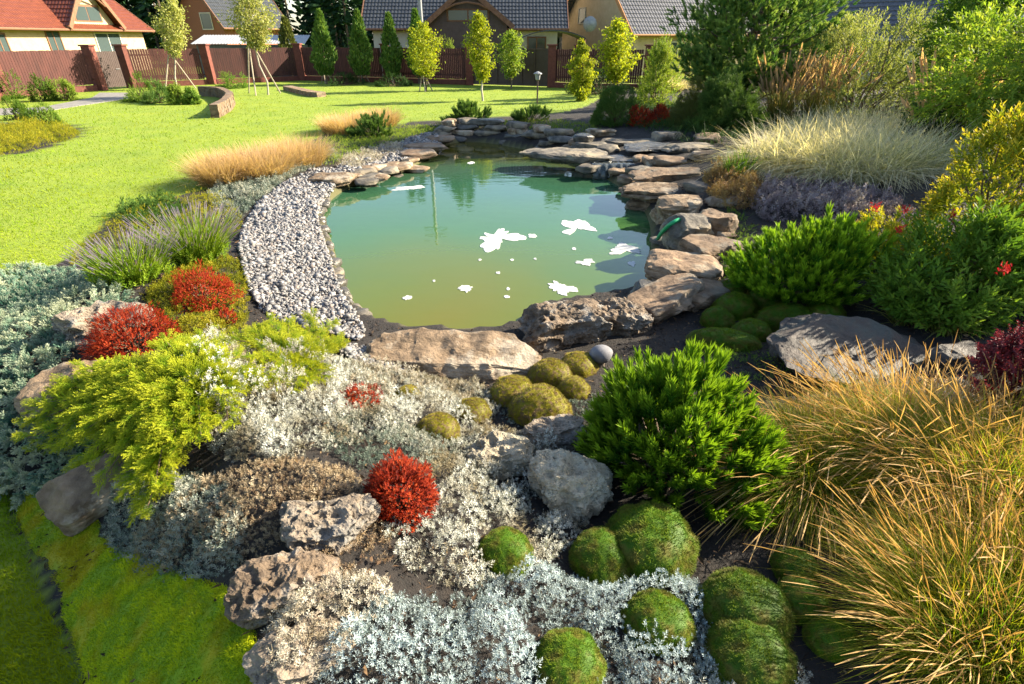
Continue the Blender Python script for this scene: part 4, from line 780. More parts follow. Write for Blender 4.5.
# creeping blue juniper on the left slope
M['bluejun'] = leafmat('blue_juniper', [(.035,.12,.08),(.09,.20,.14),(.20,.31,.22),(.40,.44,.30)], tip=(.48,.50,.36), tip_pos=(.55,1.3), trans=.2)
BJ = [spray(8,.12), spray(9,.12)]
def creeping(name, label, pts, mat, dens, size, thick, seed, up=.35, cat='juniper', Ts=None, group=None):
    poly = gpoly(pts); n = int(area(poly)*dens); p = inpoly(poly, n); c = poly.mean(0); f = fbm(np.c_[p*2.2,p[:,0]*0], seed, 3); z = H(p[:,0],p[:,1])
    root = thing(name, label, cat, (*c, float(H(c[:1],c[1:])[0])), group); og = root.location[:]
    s = Soup(); D = np.c_[(p-c)*.6, p[:,0]*0]+rng.normal(size=(len(p),3))*.5; D[:,2] = up+rng.normal(size=len(p))*.2
    pmulti(s, Ts or BJ, np.c_[p, z+thick*(.55+.8*np.clip(f,-.6,1))*rng.uniform(.3,1,len(p))], nrm(D), size*rng.uniform(.6,1.2,len(p)), r=np.clip(.5+.5*f+rng.normal(size=len(p))*.2,0,1)); s.build('foliage', mat, root, og)
    s = Soup()
    for k in range(14): e = p[rng.integers(len(p))]; q = np.linspace(0,1,6); xy = c+(e-c)*q[:,None]; tube(s, np.c_[xy, H(xy[:,0],xy[:,1])+.03+.03*np.sin(q*PI)], np.linspace(.012,.004,6), 5)
    s.build('stem', M['twig'], root, og); return root
creeping('creeping_juniper', 'creeping blue-green juniper spilling down the left slope', [(-70,290),(20,268),(80,272),(130,295),(120,315),(70,340),(70,390),(95,430),(100,465),(60,490),(20,500),(-70,500)], M['bluejun'], 520, .115, .085, 3)
creeping('creeping_juniper', 'dark green creeping juniper tucked behind the lavender clumps', [(120,215),(165,200),(185,212),(165,228),(130,228)], leafmat('green_juniper', [(.03,.08,.015),(.06,.13,.02),(.10,.18,.03)], trans=.2), 300, .16, .14, 6)
# golden juniper: arching branches of feathery sprays
M['goldjun'] = leafmat('golden_juniper', [(.05,.14,.005),(.14,.26,.007),(.26,.35,.010)], tip=(.50,.50,.03), tip_pos=(.3,1.1), trans=.4)
def golden_juniper(label, cu, cv, ends, seed, size=.155, hgt=.10):
    c = G(cu, cv); root = thing('golden_juniper', label, 'juniper', c); s = Soup(); st = Soup(); P = []; D = []; S = []
    for (eu, ev, lift) in ends:
        e = G(eu, ev); ln = math.dist(c[:2], e[:2]); a = np.array([c[0],c[1],c[2]+.05]); q = np.linspace(0,1,10); xy = np.array(c[:2])+(np.array(e[:2])-c[:2])*q[:,None]+np.outer(np.sin(q*PI), rng.normal(size=2)*.05*ln)
        base = H(xy[:,0],xy[:,1]); z = base+.05+np.sin(q*PI*.55)*hgt*(.6+.6*rng.random())+lift*q; pth = np.c_[xy,z]; tube(st, pth, np.linspace(.011,.003,10), 5); tan = nrm(np.gradient(pth, axis=0))
        m_ = int(10+ln*32)
        for t in np.linspace(.18,1,m_):
            p = np.array([np.interp(t,q,pth[:,i]) for i in range(3)]); tg = np.array([np.interp(t,q,tan[:,i]) for i in range(3)]); side = np.cross(tg,[0,0,1]); sg = rng.choice([-1,1]); 
            d = tg+side*sg*(rng.uniform(.3,.9) if t < .97 else .05)+np.array([0,0,rng.uniform(-.15,.45)]); P.append(p+rng.normal(size=3)*.015); D.append(d); S.append(size*(1-.35*t)*rng.uniform(.75,1.3))
    pmulti(s, SPR, np.array(P), nrm(np.array(D)), np.array(S)); s.build('foliage', M['goldjun'], root, c); st.build('stem', M['twig'], root, c); return root
E1 = []
for (u,v) in [(40,445),(45,425),(55,412),(62,430),(75,412),(80,405),(70,455),(95,460),(110,475),(120,450),(135,435),(100,398),(125,385),(150,378),(175,370),(195,366),(215,358),(232,362),(150,500),(155,515),(148,530),(170,490),(190,480),(215,470),(235,440),(245,420),(255,405),(180,420),(150,410),(200,400),(120,400),(140,400),(170,392),(190,385),(215,376),(165,440),(130,420),(100,430),(90,410),(225,400),(205,430),(185,460),(250,380),(262,395),(270,410),(240,400),(225,385),(205,375),(160,460),(140,470),(175,520),(165,505),(200,470),(215,445),(110,400),(70,440),(60,420),(30,452),(48,462),(85,470),(100,490),(120,500),(85,440),(105,440),(125,405),(185,352),(165,362),(230,352),(145,505),(160,540)]: E1.append((u+rng.normal()*5, v+rng.normal()*5, rng.uniform(-.02,.08)))
golden_juniper('large golden juniper with feathery arching branches spilling over the left slope', 200, 395, E1, 1)
E2 = [(u+rng.normal()*4, v+rng.normal()*4, rng.uniform(0,.05)) for u, v in [(255,345),(275,338),(300,338),(325,345),(340,352),(345,358),(325,372),(330,395),(320,410),(290,385),(270,375),(265,360),(300,360),(310,375),(285,350),(240,360),(315,328),(335,340),(352,350),(330,380),(312,392),(300,405),(280,400),(300,345),(260,335),(245,350),(320,360),(275,390)]]
golden_juniper('smaller golden juniper between the pebbles and the silver stonecrop', 288, 365, E2, 2, .135, .07)

# ------------------------------------------------------------------ moss cushions
M['moss'] = leafmat('moss_green', [(.022,.07,.003),(.065,.135,.004),(.125,.19,.006)], tip=(.22,.27,.010), tip_pos=(.5,1.2), trans=.2, patch=(.10,.10,.012), patch_scale=2.2)
M['mossy'] = leafmat('moss_yellow', [(0.105,0.112,0.007),(0.225,0.203,0.011),(0.315,0.262,0.022)], tip=(0.360,0.285,0.038), tip_pos=(.5,1.2), trans=.2, patch=(0.165,0.112,0.053), patch_scale=7)
M['mosslime'] = leafmat('moss_lime', [(.10,.20,.004),(.24,.35,.006),(.42,.48,.008)], tip=(.56,.58,.015), tip_pos=(.4,1.2), trans=.3, patch=(.38,.34,.01), patch_scale=4)
def moss_proto(mat, seed, nh=16000, hl=.075):
    V, Fc = ico(4); r_ = 1+.10*fbm(V*1.6+seed, seed, 3)+.03*fbm(V*6+seed, seed, 3); P = V*r_[:,None]*[1,1,.78]; P = P[:, :]; s = Soup(); s.add(P*.965, [Fc], t=.15, r=.3)
    d = nrm(rng.normal(size=(nh,3))); d[:,2] = np.abs(d[:,2])*1.2-.3; d = nrm(d); rr = 1+.10*fbm(d*1.6+seed, seed, 3)+.03*fbm(d*6+seed, seed, 3); Q = d*rr[:,None]*[1,1,.78]; n_ = nrm(d/[1,1,.78]); f = fbm(d*5, seed+3, 3)
    blades(s, Q*.955, n_+rng.normal(size=(nh,3))*.5, hl*rng.uniform(.6,1.2,nh)*(1+.4*f),   .014, .15, 1, r=np.clip(.5+.7*f+rng.normal(size=nh)*.2,0,1))
    o = s.build('moss_cushion', mat, link=False, smooth=True); return o.data
MP = {k: [moss_proto(M[k], i*7+3) for i in range(3)] for k in ('moss','mossy')}
def moss(u, v, wpx, label, kind='moss', hpx=None, k=0, rz=0, ln=1.0):
    x, y, z = G(u, v); q = wpx/ppm(u, v, z)/2; z0 = z
    for _ in range(3): x, y, _t = [float(a) for a in at(u, v, z0+q*.3)]; z0 = float(H(np.array([x]),np.array([y]))[0])
    o = bpy.data.objects.new('moss_cushion', MP[kind][k%3]); COL.objects.link(o); o.location = (x,y,z0+q*.12); o.scale = (q*ln, q, q*1.05); o.rotation_euler = (0,0,R(rz))
    return tag(o, label, 'moss cushion', 'rounded moss cushions among the stones')
for i, a in enumerate(MOSS_A):
    moss(*a[:4], k=i)
moss(790,318,40,'long green moss sausage under the right dwarf pine',k=1,ln=1.55,rz=-5); moss(725,340,34,'long moss cushion half hidden behind the bright dwarf pine',k=2,ln=2.0,rz=-18)
for i, a in enumerate(MOSS_B):
    moss(*a, kind='mossy', k=i)
# lime moss slope at the lower left: three sheets, each a low mound following the slope
def moss_mat(label, pts, seed, th=.055):
    poly = gpoly(pts); n = int(area(poly)*60000); p = inpoly(poly, n); og = (*poly.mean(0), 0.0)
    e = pdist(poly, p[:,0], p[:,1]); prof = lambda e: th*np.clip(e/.16,0,1)**.5+.025*np.clip(e/.1,0,1)*0; q = np.c_[p*4,p[:,0]*0]; z = H(p[:,0],p[:,1])+prof(e)*(1+.35*fbm(q, seed, 3)+.18*fbm(q*3.2, seed+8, 3))
    a = poly.min(0)-.02; b = poly.max(0)+.02; gxx, gyy = np.meshgrid(np.arange(a[0],b[0],.025), np.arange(a[1],b[1],.025)); ins = pip(poly, gxx, gyy); e2 = pdist(poly, gxx, gyy); zz = H(gxx,gyy)+np.where(ins, prof(e2)*(1+(.35*fbm(np.c_[gxx.ravel()*4,gyy.ravel()*4,gxx.ravel()*0], seed, 3)+.18*fbm(np.c_[gxx.ravel()*4,gyy.ravel()*4,gxx.ravel()*0]*3.2, seed+8, 3)).reshape(gxx.shape)), -.02)-.012
    s = Soup(); i = np.arange(gxx.size).reshape(gxx.shape); f = np.stack([i[:-1,:-1],i[:-1,1:],i[1:,1:],i[1:,:-1]],-1).reshape(-1,4); f = f[ins.ravel()[f].any(1)]; s.add(np.stack([gxx,gyy,zz],-1), [f], t=.15, r=.3)
    nz = fbm(np.c_[p*14,p[:,0]*0], seed+4, 3); D = rng.normal(size=(n,3))*.5+[0,-.1,1]; blades(s, np.c_[p,z-.012], D, .013*rng.uniform(.5,1.4,n)*(1+.7*nz), .0042, .2, 1, r=np.clip(.5+.6*nz+rng.normal(size=n)*.2,0,1))
    return tag(s.build('moss_mound', M['mosslime'], origin=og), label, 'moss', 'lime moss mounds on the lower left slope')
moss_mat('upper lime green moss mound on the left slope below the rough brown-grey rock', [(14,500),(45,478),(80,500),(110,530),(118,548),(85,575),(60,600),(35,560),(18,525)], 3)
moss_mat('broad lime green moss mound sloping down to the lawn at the bottom left', [(52,592),(92,548),(128,545),(200,578),(240,590),(262,640),(262,684),(255,730),(95,730),(82,670)], 7, .06)

# ------------------------------------------------------------------ dwarf pines, barberries, lavender, shrubs
M['pine'] = leafmat('bright_pine', [(.012,.055,.005),(.035,.125,.008),(.085,.20,.010)], tip=(.25,.40,.02), tip_pos=(.3,1.05), trans=.35)
M['pined'] = leafmat('dark_pine', [(.025,.065,.014),(.045,.105,.02),(.07,.14,.03)], tip=(.14,.23,.04), tip_pos=(.4,1.2), trans=.25)
def dome_pts(n, lobes, seed, inner=.55):
    r_ = np.random.default_rng(seed); c = nrm(r_.normal(size=(lobes,3))*[1,1,.7]+[0,0,.55]); c = c*r_.uniform(.5,.72,(lobes,1)); rad = r_.uniform(.30,.46,lobes); P = []; D = []
    k = rng.integers(0, lobes, n); d = nrm(rng.normal(size=(n,3))+c[k]*1.6); P = c[k]+d*rad[k][:,None]*rng.uniform(inner,1.0,(n,1)); return P, d, k
def dwarf_pine(name, label, u, v, wpx, h, mat, n=620, cs=.15, seed=1, lobes=22, asp=1.0, cat='dwarf pine', group=None, Ts=None):
    x, y, z = G(u, v); rx = wpx/ppm(u, v, z)/2; root = thing(name, label, cat, (x,y,z), group); P, d, k = dome_pts(n, lobes, seed); P = P*[rx, rx*asp, h]; P[:,2] = np.maximum(P[:,2], .05)
    D = nrm(P/[rx,rx*asp,h]*.7+d*.4)+[0,0,.9]; s = Soup(); lv = np.random.default_rng(seed).random(lobes); pmulti(s, Ts or CAND, P, nrm(D), cs*rng.uniform(.7,1.2,n), r=np.clip(lv[k]*.5+rng.random(n)*.5,0,1)); s.build('foliage', mat, root)
    s = Soup()
    for j in range(0, n, max(1,n//70)): e = P[j]; tube(s, branchpath((0,0,-.05), e*.97, 5, .1, -.05), np.linspace(.016,.004,5), 5)
    s.build('stem', M['bark'], root); return root
dwarf_pine('dwarf_pine', 'large bright green dwarf pine in the centre right foreground', 674, 464, 158, .66, M['pine'], 780, .19, 3, lobes=30)
dwarf_pine('dwarf_pine', 'bushy green dwarf pine on the right behind the row of moss balls', 816, 288, 166, .62, M['pine'], 850, .20, 5, lobes=28, asp=.8)
dwarf_pine('dwarf_pine', 'small dark dwarf pine on the far left shore beside the tan grass', 378, 136, 50, .55, M['pined'], 260, .24, 7, 12)
dwarf_pine('dwarf_pine', 'small round dark dwarf pine behind the far edge of the pond', 468, 126, 48, .6, M['pined'], 300, .26, 9, 14)
dwarf_pine('dwarf_pine', 'low spreading dwarf pine beside the garden lamp', 532, 121, 36, .35, M['pined'], 200, .24, 11, 10)
M['redb'] = leafmat('red_barberry', [(.07,.008,.005),(.21,.020,.007),(.36,.045,.012),(.46,.10,.022)], trans=.35, tcol=(1.2,.7,.5))
M['purpleb'] = leafmat('dark_barberry', [(.05,.012,.018),(.12,.02,.03),(.22,.05,.06)], trans=.3, tcol=(1.2,.7,.6))
def shrub(name, label, u, v, wpx, h, mat, n, ls, Ts, seed=1, lobes=14, asp=1.0, cat='shrub', group=None, up=.5, inner=.5, loc=None, rx=None, fill=0.0):
    x, y, z = G(u, v) if loc is None else loc; rx = rx or wpx/ppm(u, v, z)/2; root = thing(name, label, cat, (x,y,z), group); P, d, k = dome_pts(n, lobes, seed, inner)
    if fill: fm = rng.random(n) < fill; dd = nrm(rng.normal(size=(n,3))*[1,1,.8]+[0,0,.25]); dd[:,2] = np.abs(dd[:,2])-.05; q_ = dd*(rng.uniform(.72,.96,n)+.24*fbm(dd*2.8+seed, seed, 3))[:,None]; P = np.where(fm[:,None], q_, P); d = np.where(fm[:,None], dd, d)
    P = P*[rx,rx*asp,h]; P[:,2] = np.maximum(P[:,2], .03); s = Soup(); lv = np.random.default_rng(seed).random(lobes)
    pmulti(s, Ts, P, nrm(P/[rx,rx*asp,h]*.6+d*.6+[0,0,up]+rng.normal(size=(n,3))*.25), ls*rng.uniform(.7,1.25,n), r=np.clip(lv[k]*.5+rng.random(n)*.5,0,1)); s.build('foliage', mat, root); s = Soup()
    for j in range(0, n, max(1,n//36)): tube(s, branchpath((rng.normal()*.03*rx,rng.normal()*.03*rx,-.03), P[j]*(.6 if fill else .95), 5, .1), np.linspace(.012,.004,5)*max(1,h), 4)
    s.build('stem', M['twig'], root); return root
gb = 'red dwarf barberries in the rockery'
shrub('red_barberry', 'bright red dwarf barberry ball in the middle of the rockery', 402, 508, 70, .30, M['redb'], 4200, .026, TWR, 3, 24, inner=.6, up=.15, fill=.65, group=gb, cat='barberry')
shrub('red_barberry', 'deep red barberry ball on the left by the lichen rock', 138, 346, 78, .40, M['redb'], 4200, .028, TWR, 5, 22, inner=.6, up=.15, fill=.65, group=gb, cat='barberry')
shrub('red_barberry', 'dark red barberry ball nearest the pebbles below the lavender', 205, 302, 64, .36, M['redb'], 3800, .028, TWR, 7, 20, inner=.6, up=.15, fill=.65, group=gb, cat='barberry')
shrub('red_barberry', 'small dotted red barberry peeping through the silver stonecrop', 357, 412, 56, .20, M['redb'], 900, .026, TWR, 9, 9, group=gb, cat='barberry', inner=.8)
shrub('red_barberry', 'tiny red barberry sprig below the dark red ball near the pebbles', 222, 324, 30, .14, M['redb'], 110, .05, TWR, 11, 6, group=gb, cat='barberry')
for lb, u, v, wp in [('left one of two small round red barberries at the stream head',639,126,22),('right one of two small round red barberries at the stream head',659,125,24)]: shrub('red_barberry', lb, u, v, wp, .55, M['redb'], 320, .12, TWR, int(u), 9, group=gb, cat='barberry')
shrub('purple_barberry', 'dark purple red barberry at the right edge in deep shade', 1015, 425, 110, .75, M['purpleb'], 1300, .08, TWR, 13, 18, cat='barberry')
# lavender
M['lav'] = leafmat('lavender_stem', [(.10,.19,.015),(.18,.28,.02),(.26,.34,.03)], tip=(.26,.22,.30), tip_pos=(.80,.88), trans=.35)
def lavender(label, u, v, r0, h, n):
    x, y, z = G(u, v); root = thing('lavender', label, 'lavender', (x,y,z), 'lavender clumps beside the pebbles'); a = rng.uniform(0,2*PI,n); q = rng.random(n)**.5; D = np.stack([np.cos(a)*q*.75,np.sin(a)*q*.75,np.ones(n)],1)
    s = Soup(); blades(s, np.stack([np.cos(a)*q*r0*.5,np.sin(a)*q*r0*.5,a*0],1), D, h*rng.uniform(.55,1,n), .007, rng.uniform(0,.25,n), 5, prof=([0,.3,.78,.82,.9,1],[.8,.7,.4,1.9,2.2,.6]), cross=True); s.build('flower_stalk', M['lav'], root)
    m_ = n; a = rng.uniform(0,2*PI,m_); q = rng.random(m_)**.5; s = Soup(); P = np.stack([np.cos(a)*q*r0*.9,np.sin(a)*q*r0*.9,rng.uniform(.05,.5,m_)*h*(1-.4*q)],1); pmulti(s, TWN, P, np.stack([np.cos(a)*q,np.sin(a)*q,a*0+1.2],1), .11*rng.uniform(.7,1.2,m_)); s.build('foliage', leafmat('lavender_leaf', [(.10,.20,.012),(.19,.30,.016),(.27,.36,.03)], trans=.45), root)
lavender('fresh green lavender clump with mauve spikes nearest the pebbles', 198, 262, .38, .75, 520); lavender('grey flowered lavender clump left of the fresh green one', 136, 282, .38, .62, 420)

# ------------------------------------------------------------------ ornamental grasses
M['gold'] = leafmat('golden_grass', [(.04,.14,.004),(.11,.23,.006),(.23,.29,.008),(.38,.34,.015)], tip=(.46,.34,.06), tip_pos=(.6,1.2), trans=.5, spec=.15)
M['seed'] = leafmat('seed_head', [(.34,.20,.06),(.50,.32,.12),(.60,.43,.20)], trans=.4, spec=.15)
def grass(name, label, u, v, r0, nb, L_, wd, mat, spread=.8, bend=(.3,.9), lean=(0,0,0), stalks=0, sl=1.2, smat=None, sw=.007, group=None, cat='ornamental grass', loc=None, prof=None, segs=5, sbend=(.25,.7), jit=.22, sprof=([0,.76,.81,.87,.95,1],[.18,.16,.6,1,.7,.2])):
    x, y, z = G(u, v) if loc is None else loc; root = thing(name, label, cat, (x,y,z), group)
    def mk(n, Lx, wx, mt, nm, pr, bd, cr, sg=segs):
        a = rng.uniform(0,2*PI,n); q = rng.random(n)**.5; D = np.stack([np.cos(a)*q*spread,np.sin(a)*q*spread,np.ones(n)],1)+np.array(lean)+rng.normal(size=(n,3))*[jit,jit,.1]; px_, py_ = np.cos(a)*q*r0, np.sin(a)*q*r0; zz = H(x+px_,y+py_)-z
        s = Soup(); blades(s, np.stack([px_,py_,zz-.02],1), D, Lx*rng.uniform(.55,1.05,n), wx, rng.uniform(*bd,n), sg, prof=pr, cross=cr); s.build(nm, mt, root)
    mk(nb, L_, wd, mat, 'blade_tuft', prof, bend, False)
    if stalks: mk(stalks, sl, sw, smat or M['seed'], 'seed_head', sprof, sbend, True, 10)
    return root
gg = 'golden grass clumps at the right'
grass('golden_grass', 'golden grass clump whose dry heads arch over the moss cushions', 806, 472, .28, 4200, .52, .0042, M['gold'], .8, (.2,1.3), (-.12,-.05,0), 620, .74, sw=.0075, group=gg, sbend=(.3,1.2))
grass('golden_grass', 'golden grass clump behind, in front of the big dark slab', 905, 452, .31, 5200, .52, .0042, M['gold'], .75, (.2,1.2), (.05,.05,0), 900, .74, sw=.0075, group=gg, sbend=(.1,.8))
grass('golden_grass', 'golden grass clump at the right edge with upright dry heads', 1010, 490, .33, 5200, .56, .0042, M['gold'], .7, (.1,1.1), (.05,0,0), 800, .74, sw=.0075, group=gg, sbend=(.1,.7))
grass('golden_grass', 'nearest golden grass clump in the bottom right corner', 985, 640, .30, 6000, .54, .004, M['gold'], .6, (.05,.9), (-.05,0,0), 900, .68, sw=.0065, group=gg, sbend=(.1,.6))
grass('golden_grass', 'golden grass clump cut by the right edge at the bottom', 1090, 590, .38, 4200, .52, .0042, M['gold'], .75, (.2,1.1), (0,0,0), 380, .66, sw=.006, group=gg, sbend=(.2,.8))
M['tang'] = leafmat('tan_grass', [(.30,.23,.08),(.46,.33,.17),(.56,.42,.26)], tip=(.62,.42,.27), tip_pos=(.5,1), trans=.5)
gt = 'tan feathery grasses on the left shore'
for lb, u, v, rp in [('left tan feathery grass clump at the edge of the lawn',228,182,24),('tan feathery grass clump in the middle of the left row',262,176,26),('right tan feathery grass clump of the left row, by the pebbles',298,165,24)]:
    grass('tan_grass', lb, u, v, rp/ppm(u,v), 3000, .85, .009, M['tang'], .4, (.1,.6), group=gt)
for lb, u, v, rp in [('far tan grass clump behind the small dark dwarf pine, left one',345,132,20),('far tan grass clump behind the small dark dwarf pine, right one',378,126,18)]: grass('tan_grass', lb, u, v, rp/ppm(u,v), 2200, .75, .012, M['tang'], .4, (.1,.5), group=gt)
M['whiteg'] = leafmat('cream_striped_grass', [(.18,.22,.09),(.46,.44,.27),(.72,.67,.47),(.80,.76,.60)], tip=(.80,.69,.47), tip_pos=(.5,1.1), trans=.5)
gw = 'cream white striped grass mass at the right'
for lb, u, v, nb in [('left clump of the cream white striped grass, over the purple thyme',800,166,1500),('front clump of the cream white striped grass',850,172,1700),('rear clump of the cream white striped grass',830,146,1500),('right clump of the cream white striped grass, greener and shaded',895,168,1500),('rear right clump of the cream white striped grass below the willow bush',880,142,1300)]:
    grass('striped_grass', lb, u, v, .85, int(nb*2.4), 1.15, .011, M['whiteg'], .32, (.15,1.35), jit=.5, group=gw)
M['reed'] = leafmat('feather_reed', [(.12,.16,.03),(.22,.22,.05),(.30,.26,.08)], trans=.4)
for lb, u, v in [('upright feather reed grass with tan plumes behind the white grass, left clump',778,120),('upright feather reed grass with tan plumes, middle clump before the willow bush',815,118),('upright feather reed grass with tan plumes, right clump under the leaning tree',930,150)]:
    grass('feather_reed_grass', lb, u, v, .25, 420, 1.1, .018, M['reed'], .3, (.1,.5), (0,0,0), 90, 1.8, smat=M['tang'], segs=9, sprof=([0,.72,.78,.85,.95,1],[.16,.14,.7,1,.8,.2]), sw=.06, group='feather reed grasses behind the white grass', sbend=(0,.15))
grass('fountain_grass', 'pale feathery grass tuft among the round shrubs by the stream', 672, 92, .45, 900, 1.0, .03, M['whiteg'], .5, (.2,.7))
grass('iris_clump', 'upright green blade leaved clump behind the brown sedum', 738, 178, .2, 160, .6, .025, leafmat('iris_leaf', [(.06,.13,.02),(.12,.2,.03)], trans=.4), .35, (0,.4), cat='iris')
grass('sedge', 'thin green sedge tuft right of the right dwarf pine', 905, 322, .08, 130, .4, .006, M['reed'], .8, (.2,.8)); grass('sedge', 'olive sedge tuft above the big dark slab', 945, 330, .1, 150, .42, .006, M['reed'], .8, (.2,.8))

# ------------------------------------------------------------------ shrubs and trees on the right and far side
M['dkgreen'] = leafmat('dark_green_leaf', [(.012,.035,.008),(.03,.07,.012),(.05,.10,.02)], trans=.25)
M['midgreen'] = leafmat('mid_green_leaf', [(.05,.12,.012),(.10,.19,.018),(.18,.26,.03)], trans=.4)
M['willow'] = leafmat('willow_leaf', [(.12,.18,.03),(.24,.29,.08),(.40,.42,.18)], trans=.45)
M['spirea'] = leafmat('golden_spirea_leaf', [(.10,.16,.01),(.22,.26,.015),(.36,.33,.02)], tip=(.55,.42,.04), tip_pos=(.55,1.1), trans=.45)
M['redfl'] = leafmat('red_flower', [(.4,.01,.02),(.6,.02,.03),(.65,.06,.06)], trans=.3)
shrub('globe_thuja', 'round clipped grey green globe thuja left of the stream head', 616, 124, 42, .95, M['thuja'], 1500, .16, [SPR[0]], 3, 20, cat='thuja', inner=.8)
shrub('globe_thuja', 'brownish round globe thuja in front of the dark spreading juniper', 693, 126, 44, 1.0, M['thujab'], 1500, .16, [SPR[1]], 5, 20, cat='thuja', inner=.8)
shrub('dark_juniper', 'dark spreading juniper under the big pine', 728, 128, 62, 1.1, M['pined'], 900, .34, SPR, 7, 16, cat='juniper')
shrub('leafy_shrub', 'light green leafy shrub between the golden maple and the big pine', 655, 106, 56, 2.3, M['gleaf'], 1700, .24, TWN, 9, 18)
shrub('leafy_shrub', 'pale variegated shrub rising behind the light green leafy shrub', 676, 90, 60, 2.9, M['cleaf'], 1300, .22, TWN, 11, 14)
shrub('leafy_shrub', 'dark shrub under the golden maple by the fence', 600, 94, 60, 1.2, M['dkgreen'], 800, .22, TW, 12, 14)
shrub('willow_bush', 'pale green willow bush behind the white grass', 855, 114, 150, 2.6, M['willow'], 4200, .26, TWN, 13, 26)
shrub('willow_bush', 'smaller pale willow bush at the left behind the big pine', 800, 98, 80, 2.5, M['willow'], 1700, .24, TWN, 15, 16)
shrub('golden_spirea', 'golden leaved shrub with yellow tips at the right', 985, 262, 136, 1.5, M['spirea'], 2400, .17, TWN, 17, 20)
shrub('weigela', 'dark green weigela shrub with a few red flowers at the right', 945, 306, 126, .75, M['midgreen'], 1500, .2, TWN, 19, 18)
shrub('weigela', 'yellow green shrub with reddish tips right of the right dwarf pine', 882, 262, 56, .62, M['spirea'], 420, .14, TWN, 21, 12)
s = Soup(); 
for i, (u, v) in enumerate([(905,210),(995,222),(900,230),(876,208),(1005,270),(952,216)]):
    x, y, z = atg(np.array([float(u)]), np.array([float(v+60)])); p = np.array(at_y(u, v, float(y[0])-.1)); s = Soup(); pmulti(s, TWR, p+rng.normal(size=(26,3))*.016, dirs(26,.5), .034); o = s.build('red_flower_head', M['redfl'], origin=tuple(p)); tag(o, 'small red flower cluster on the weigela shrub', 'flower', 'red flower clusters at the right')
M['pinec'] = leafmat('long_pine_needles', [(.03,.09,.02),(.07,.17,.035),(.13,.24,.06)], tip=(.28,.38,.09), tip_pos=(.3,1.1), trans=.35)
def big_pine(label, base, h, r, seed):
    root = thing('pine_tree', label, 'pine', base); r_ = np.random.default_rng(seed); s = Soup(); tube(s, [(0,0,-.1),(.05,0,h*.5),(0,.05,h)], [.13,.09,.02], 9); P = []; D = []
    for k in range(210):
        z = .35+(h-.4)*r_.random(); q = z/h; L_ = r*(1-q)**.55*r_.uniform(.55,1.05)*(min(1,.55+q*2)); a = r_.uniform(0,2*PI); e = np.array([L_*math.cos(a), L_*math.sin(a), z+L_*.35]); pth = branchpath((0,0,z), e, 6, .08, -.05); tube(s, pth, np.linspace(.03,.006,6), 5)
        m_ = 30; t = r_.uniform(.3,1.0,m_)**.7; p = np.stack([np.interp(t, np.linspace(0,1,6), pth[:,i]) for i in range(3)],1)+rng.normal(size=(m_,3))*.13; P.append(p); D.append(nrm(e-[0,0,z])*np.ones((m_,1))*.7+rng.normal(size=(m_,3))*.45+[0,0,.5])
    s.build('trunk', M['bark'], root); s = Soup(); P = np.concatenate(P); D = nrm(np.concatenate(D)); pmulti(s, CAND, P, D, .30*rng.uniform(.75,1.2,len(P))); s.build('crown', M['pinec'], root)
big_pine('big dark green pine with long needles right of the pond', G(738,113), 5.4, 2.9, 3)
def cluster_tree(label, loc, h, rx, mat, n, ls, Ts, seed, name='leaning_tree'):
    root = thing(name, label, 'tree', loc); s = Soup(); tube(s, [(0,0,-.1),(.1,0,h*.4),(0,0,h*.8)], [.1,.07,.03], 8); P, d, k = dome_pts(n, 26, seed, .4); P = P*[rx,rx,h*.5]+[0,0,h*.42]
    for j in range(0, n, n//60): tube(s, branchpath((0,0,h*.25+rng.random()*h*.3), P[j], 5, .1), np.linspace(.03,.006,5), 5)
    s.build('trunk', M['bark'], root); s = Soup(); pmulti(s, Ts, P, nrm(d+[0,0,-.1]+rng.normal(size=(n,3))*.3), ls*rng.uniform(.7,1.2,n)); s.build('crown', mat, root)
cluster_tree('leafy tree with yellow green foliage filling the top right corner', (9.1,9.6,.6), 3.0, 2.1, M['gleaf'], 3200, .28, TWN, 5)
cluster_tree('darker leafy tree behind the yellow green one at the top right', (10.6,12.8,.6), 3.7, 2.0, M['midgreen'], 2400, .3, TW, 7)
cluster_tree('tree beyond the right edge shading the weigela bed', (8.6,5.6,.7), 2.6, 1.5, M['midgreen'], 2600, .26, TW, 9)
shrub('leafy_shrub', 'green shrub under the leaning tree at the right edge', 1010, 170, 120, 1.3, M['gleaf'], 900, .22, TW, 23, 16)
shrub('leafy_shrub', 'dark gap filling shrub behind the golden spirea', 940, 152, 70, 1.1, M['dkgreen'], 700, .22, TW, 25, 14)
# far bed shrubs along the left fence and the island bed
fb = 'shrubs in the bed along the left fence'
for lb, u, v, wp, h, mt, T in [('round green shrub nearest the left corner of the fence',45,101,20,1.0,'midgreen',TW),('second round green shrub left of the garden gate',65,101,20,1.0,'gleaf',TW),('loose bush with white flowers at the left end of the fence',14,98,36,1.3,'midgreen',TWN),('leafy clump right of the path by the garden gate',140,101,30,1.0,'midgreen',TWN),('blue green leafy clump under the slim pale tree',158,103,24,.9,'thuja',TWN),('round yellow green shrub beside the slim pale tree',179,104,16,.7,'gleaf',TW),('low shrub left of the curved brick wall',193,104,14,.5,'midgreen',TW),('green clump behind the curved brick wall',232,88,30,1.0,'midgreen',TWN),('low green clump under the second and third thuja',345,85,40,.6,'dkgreen',TW),('low green clump under the darker slim thuja',395,86,34,.6,'dkgreen',TW)]:
    shrub('border_shrub', lb, u, v, wp, h, M[mt], 420, .22, T, int(u)+3, 10, group=fb)
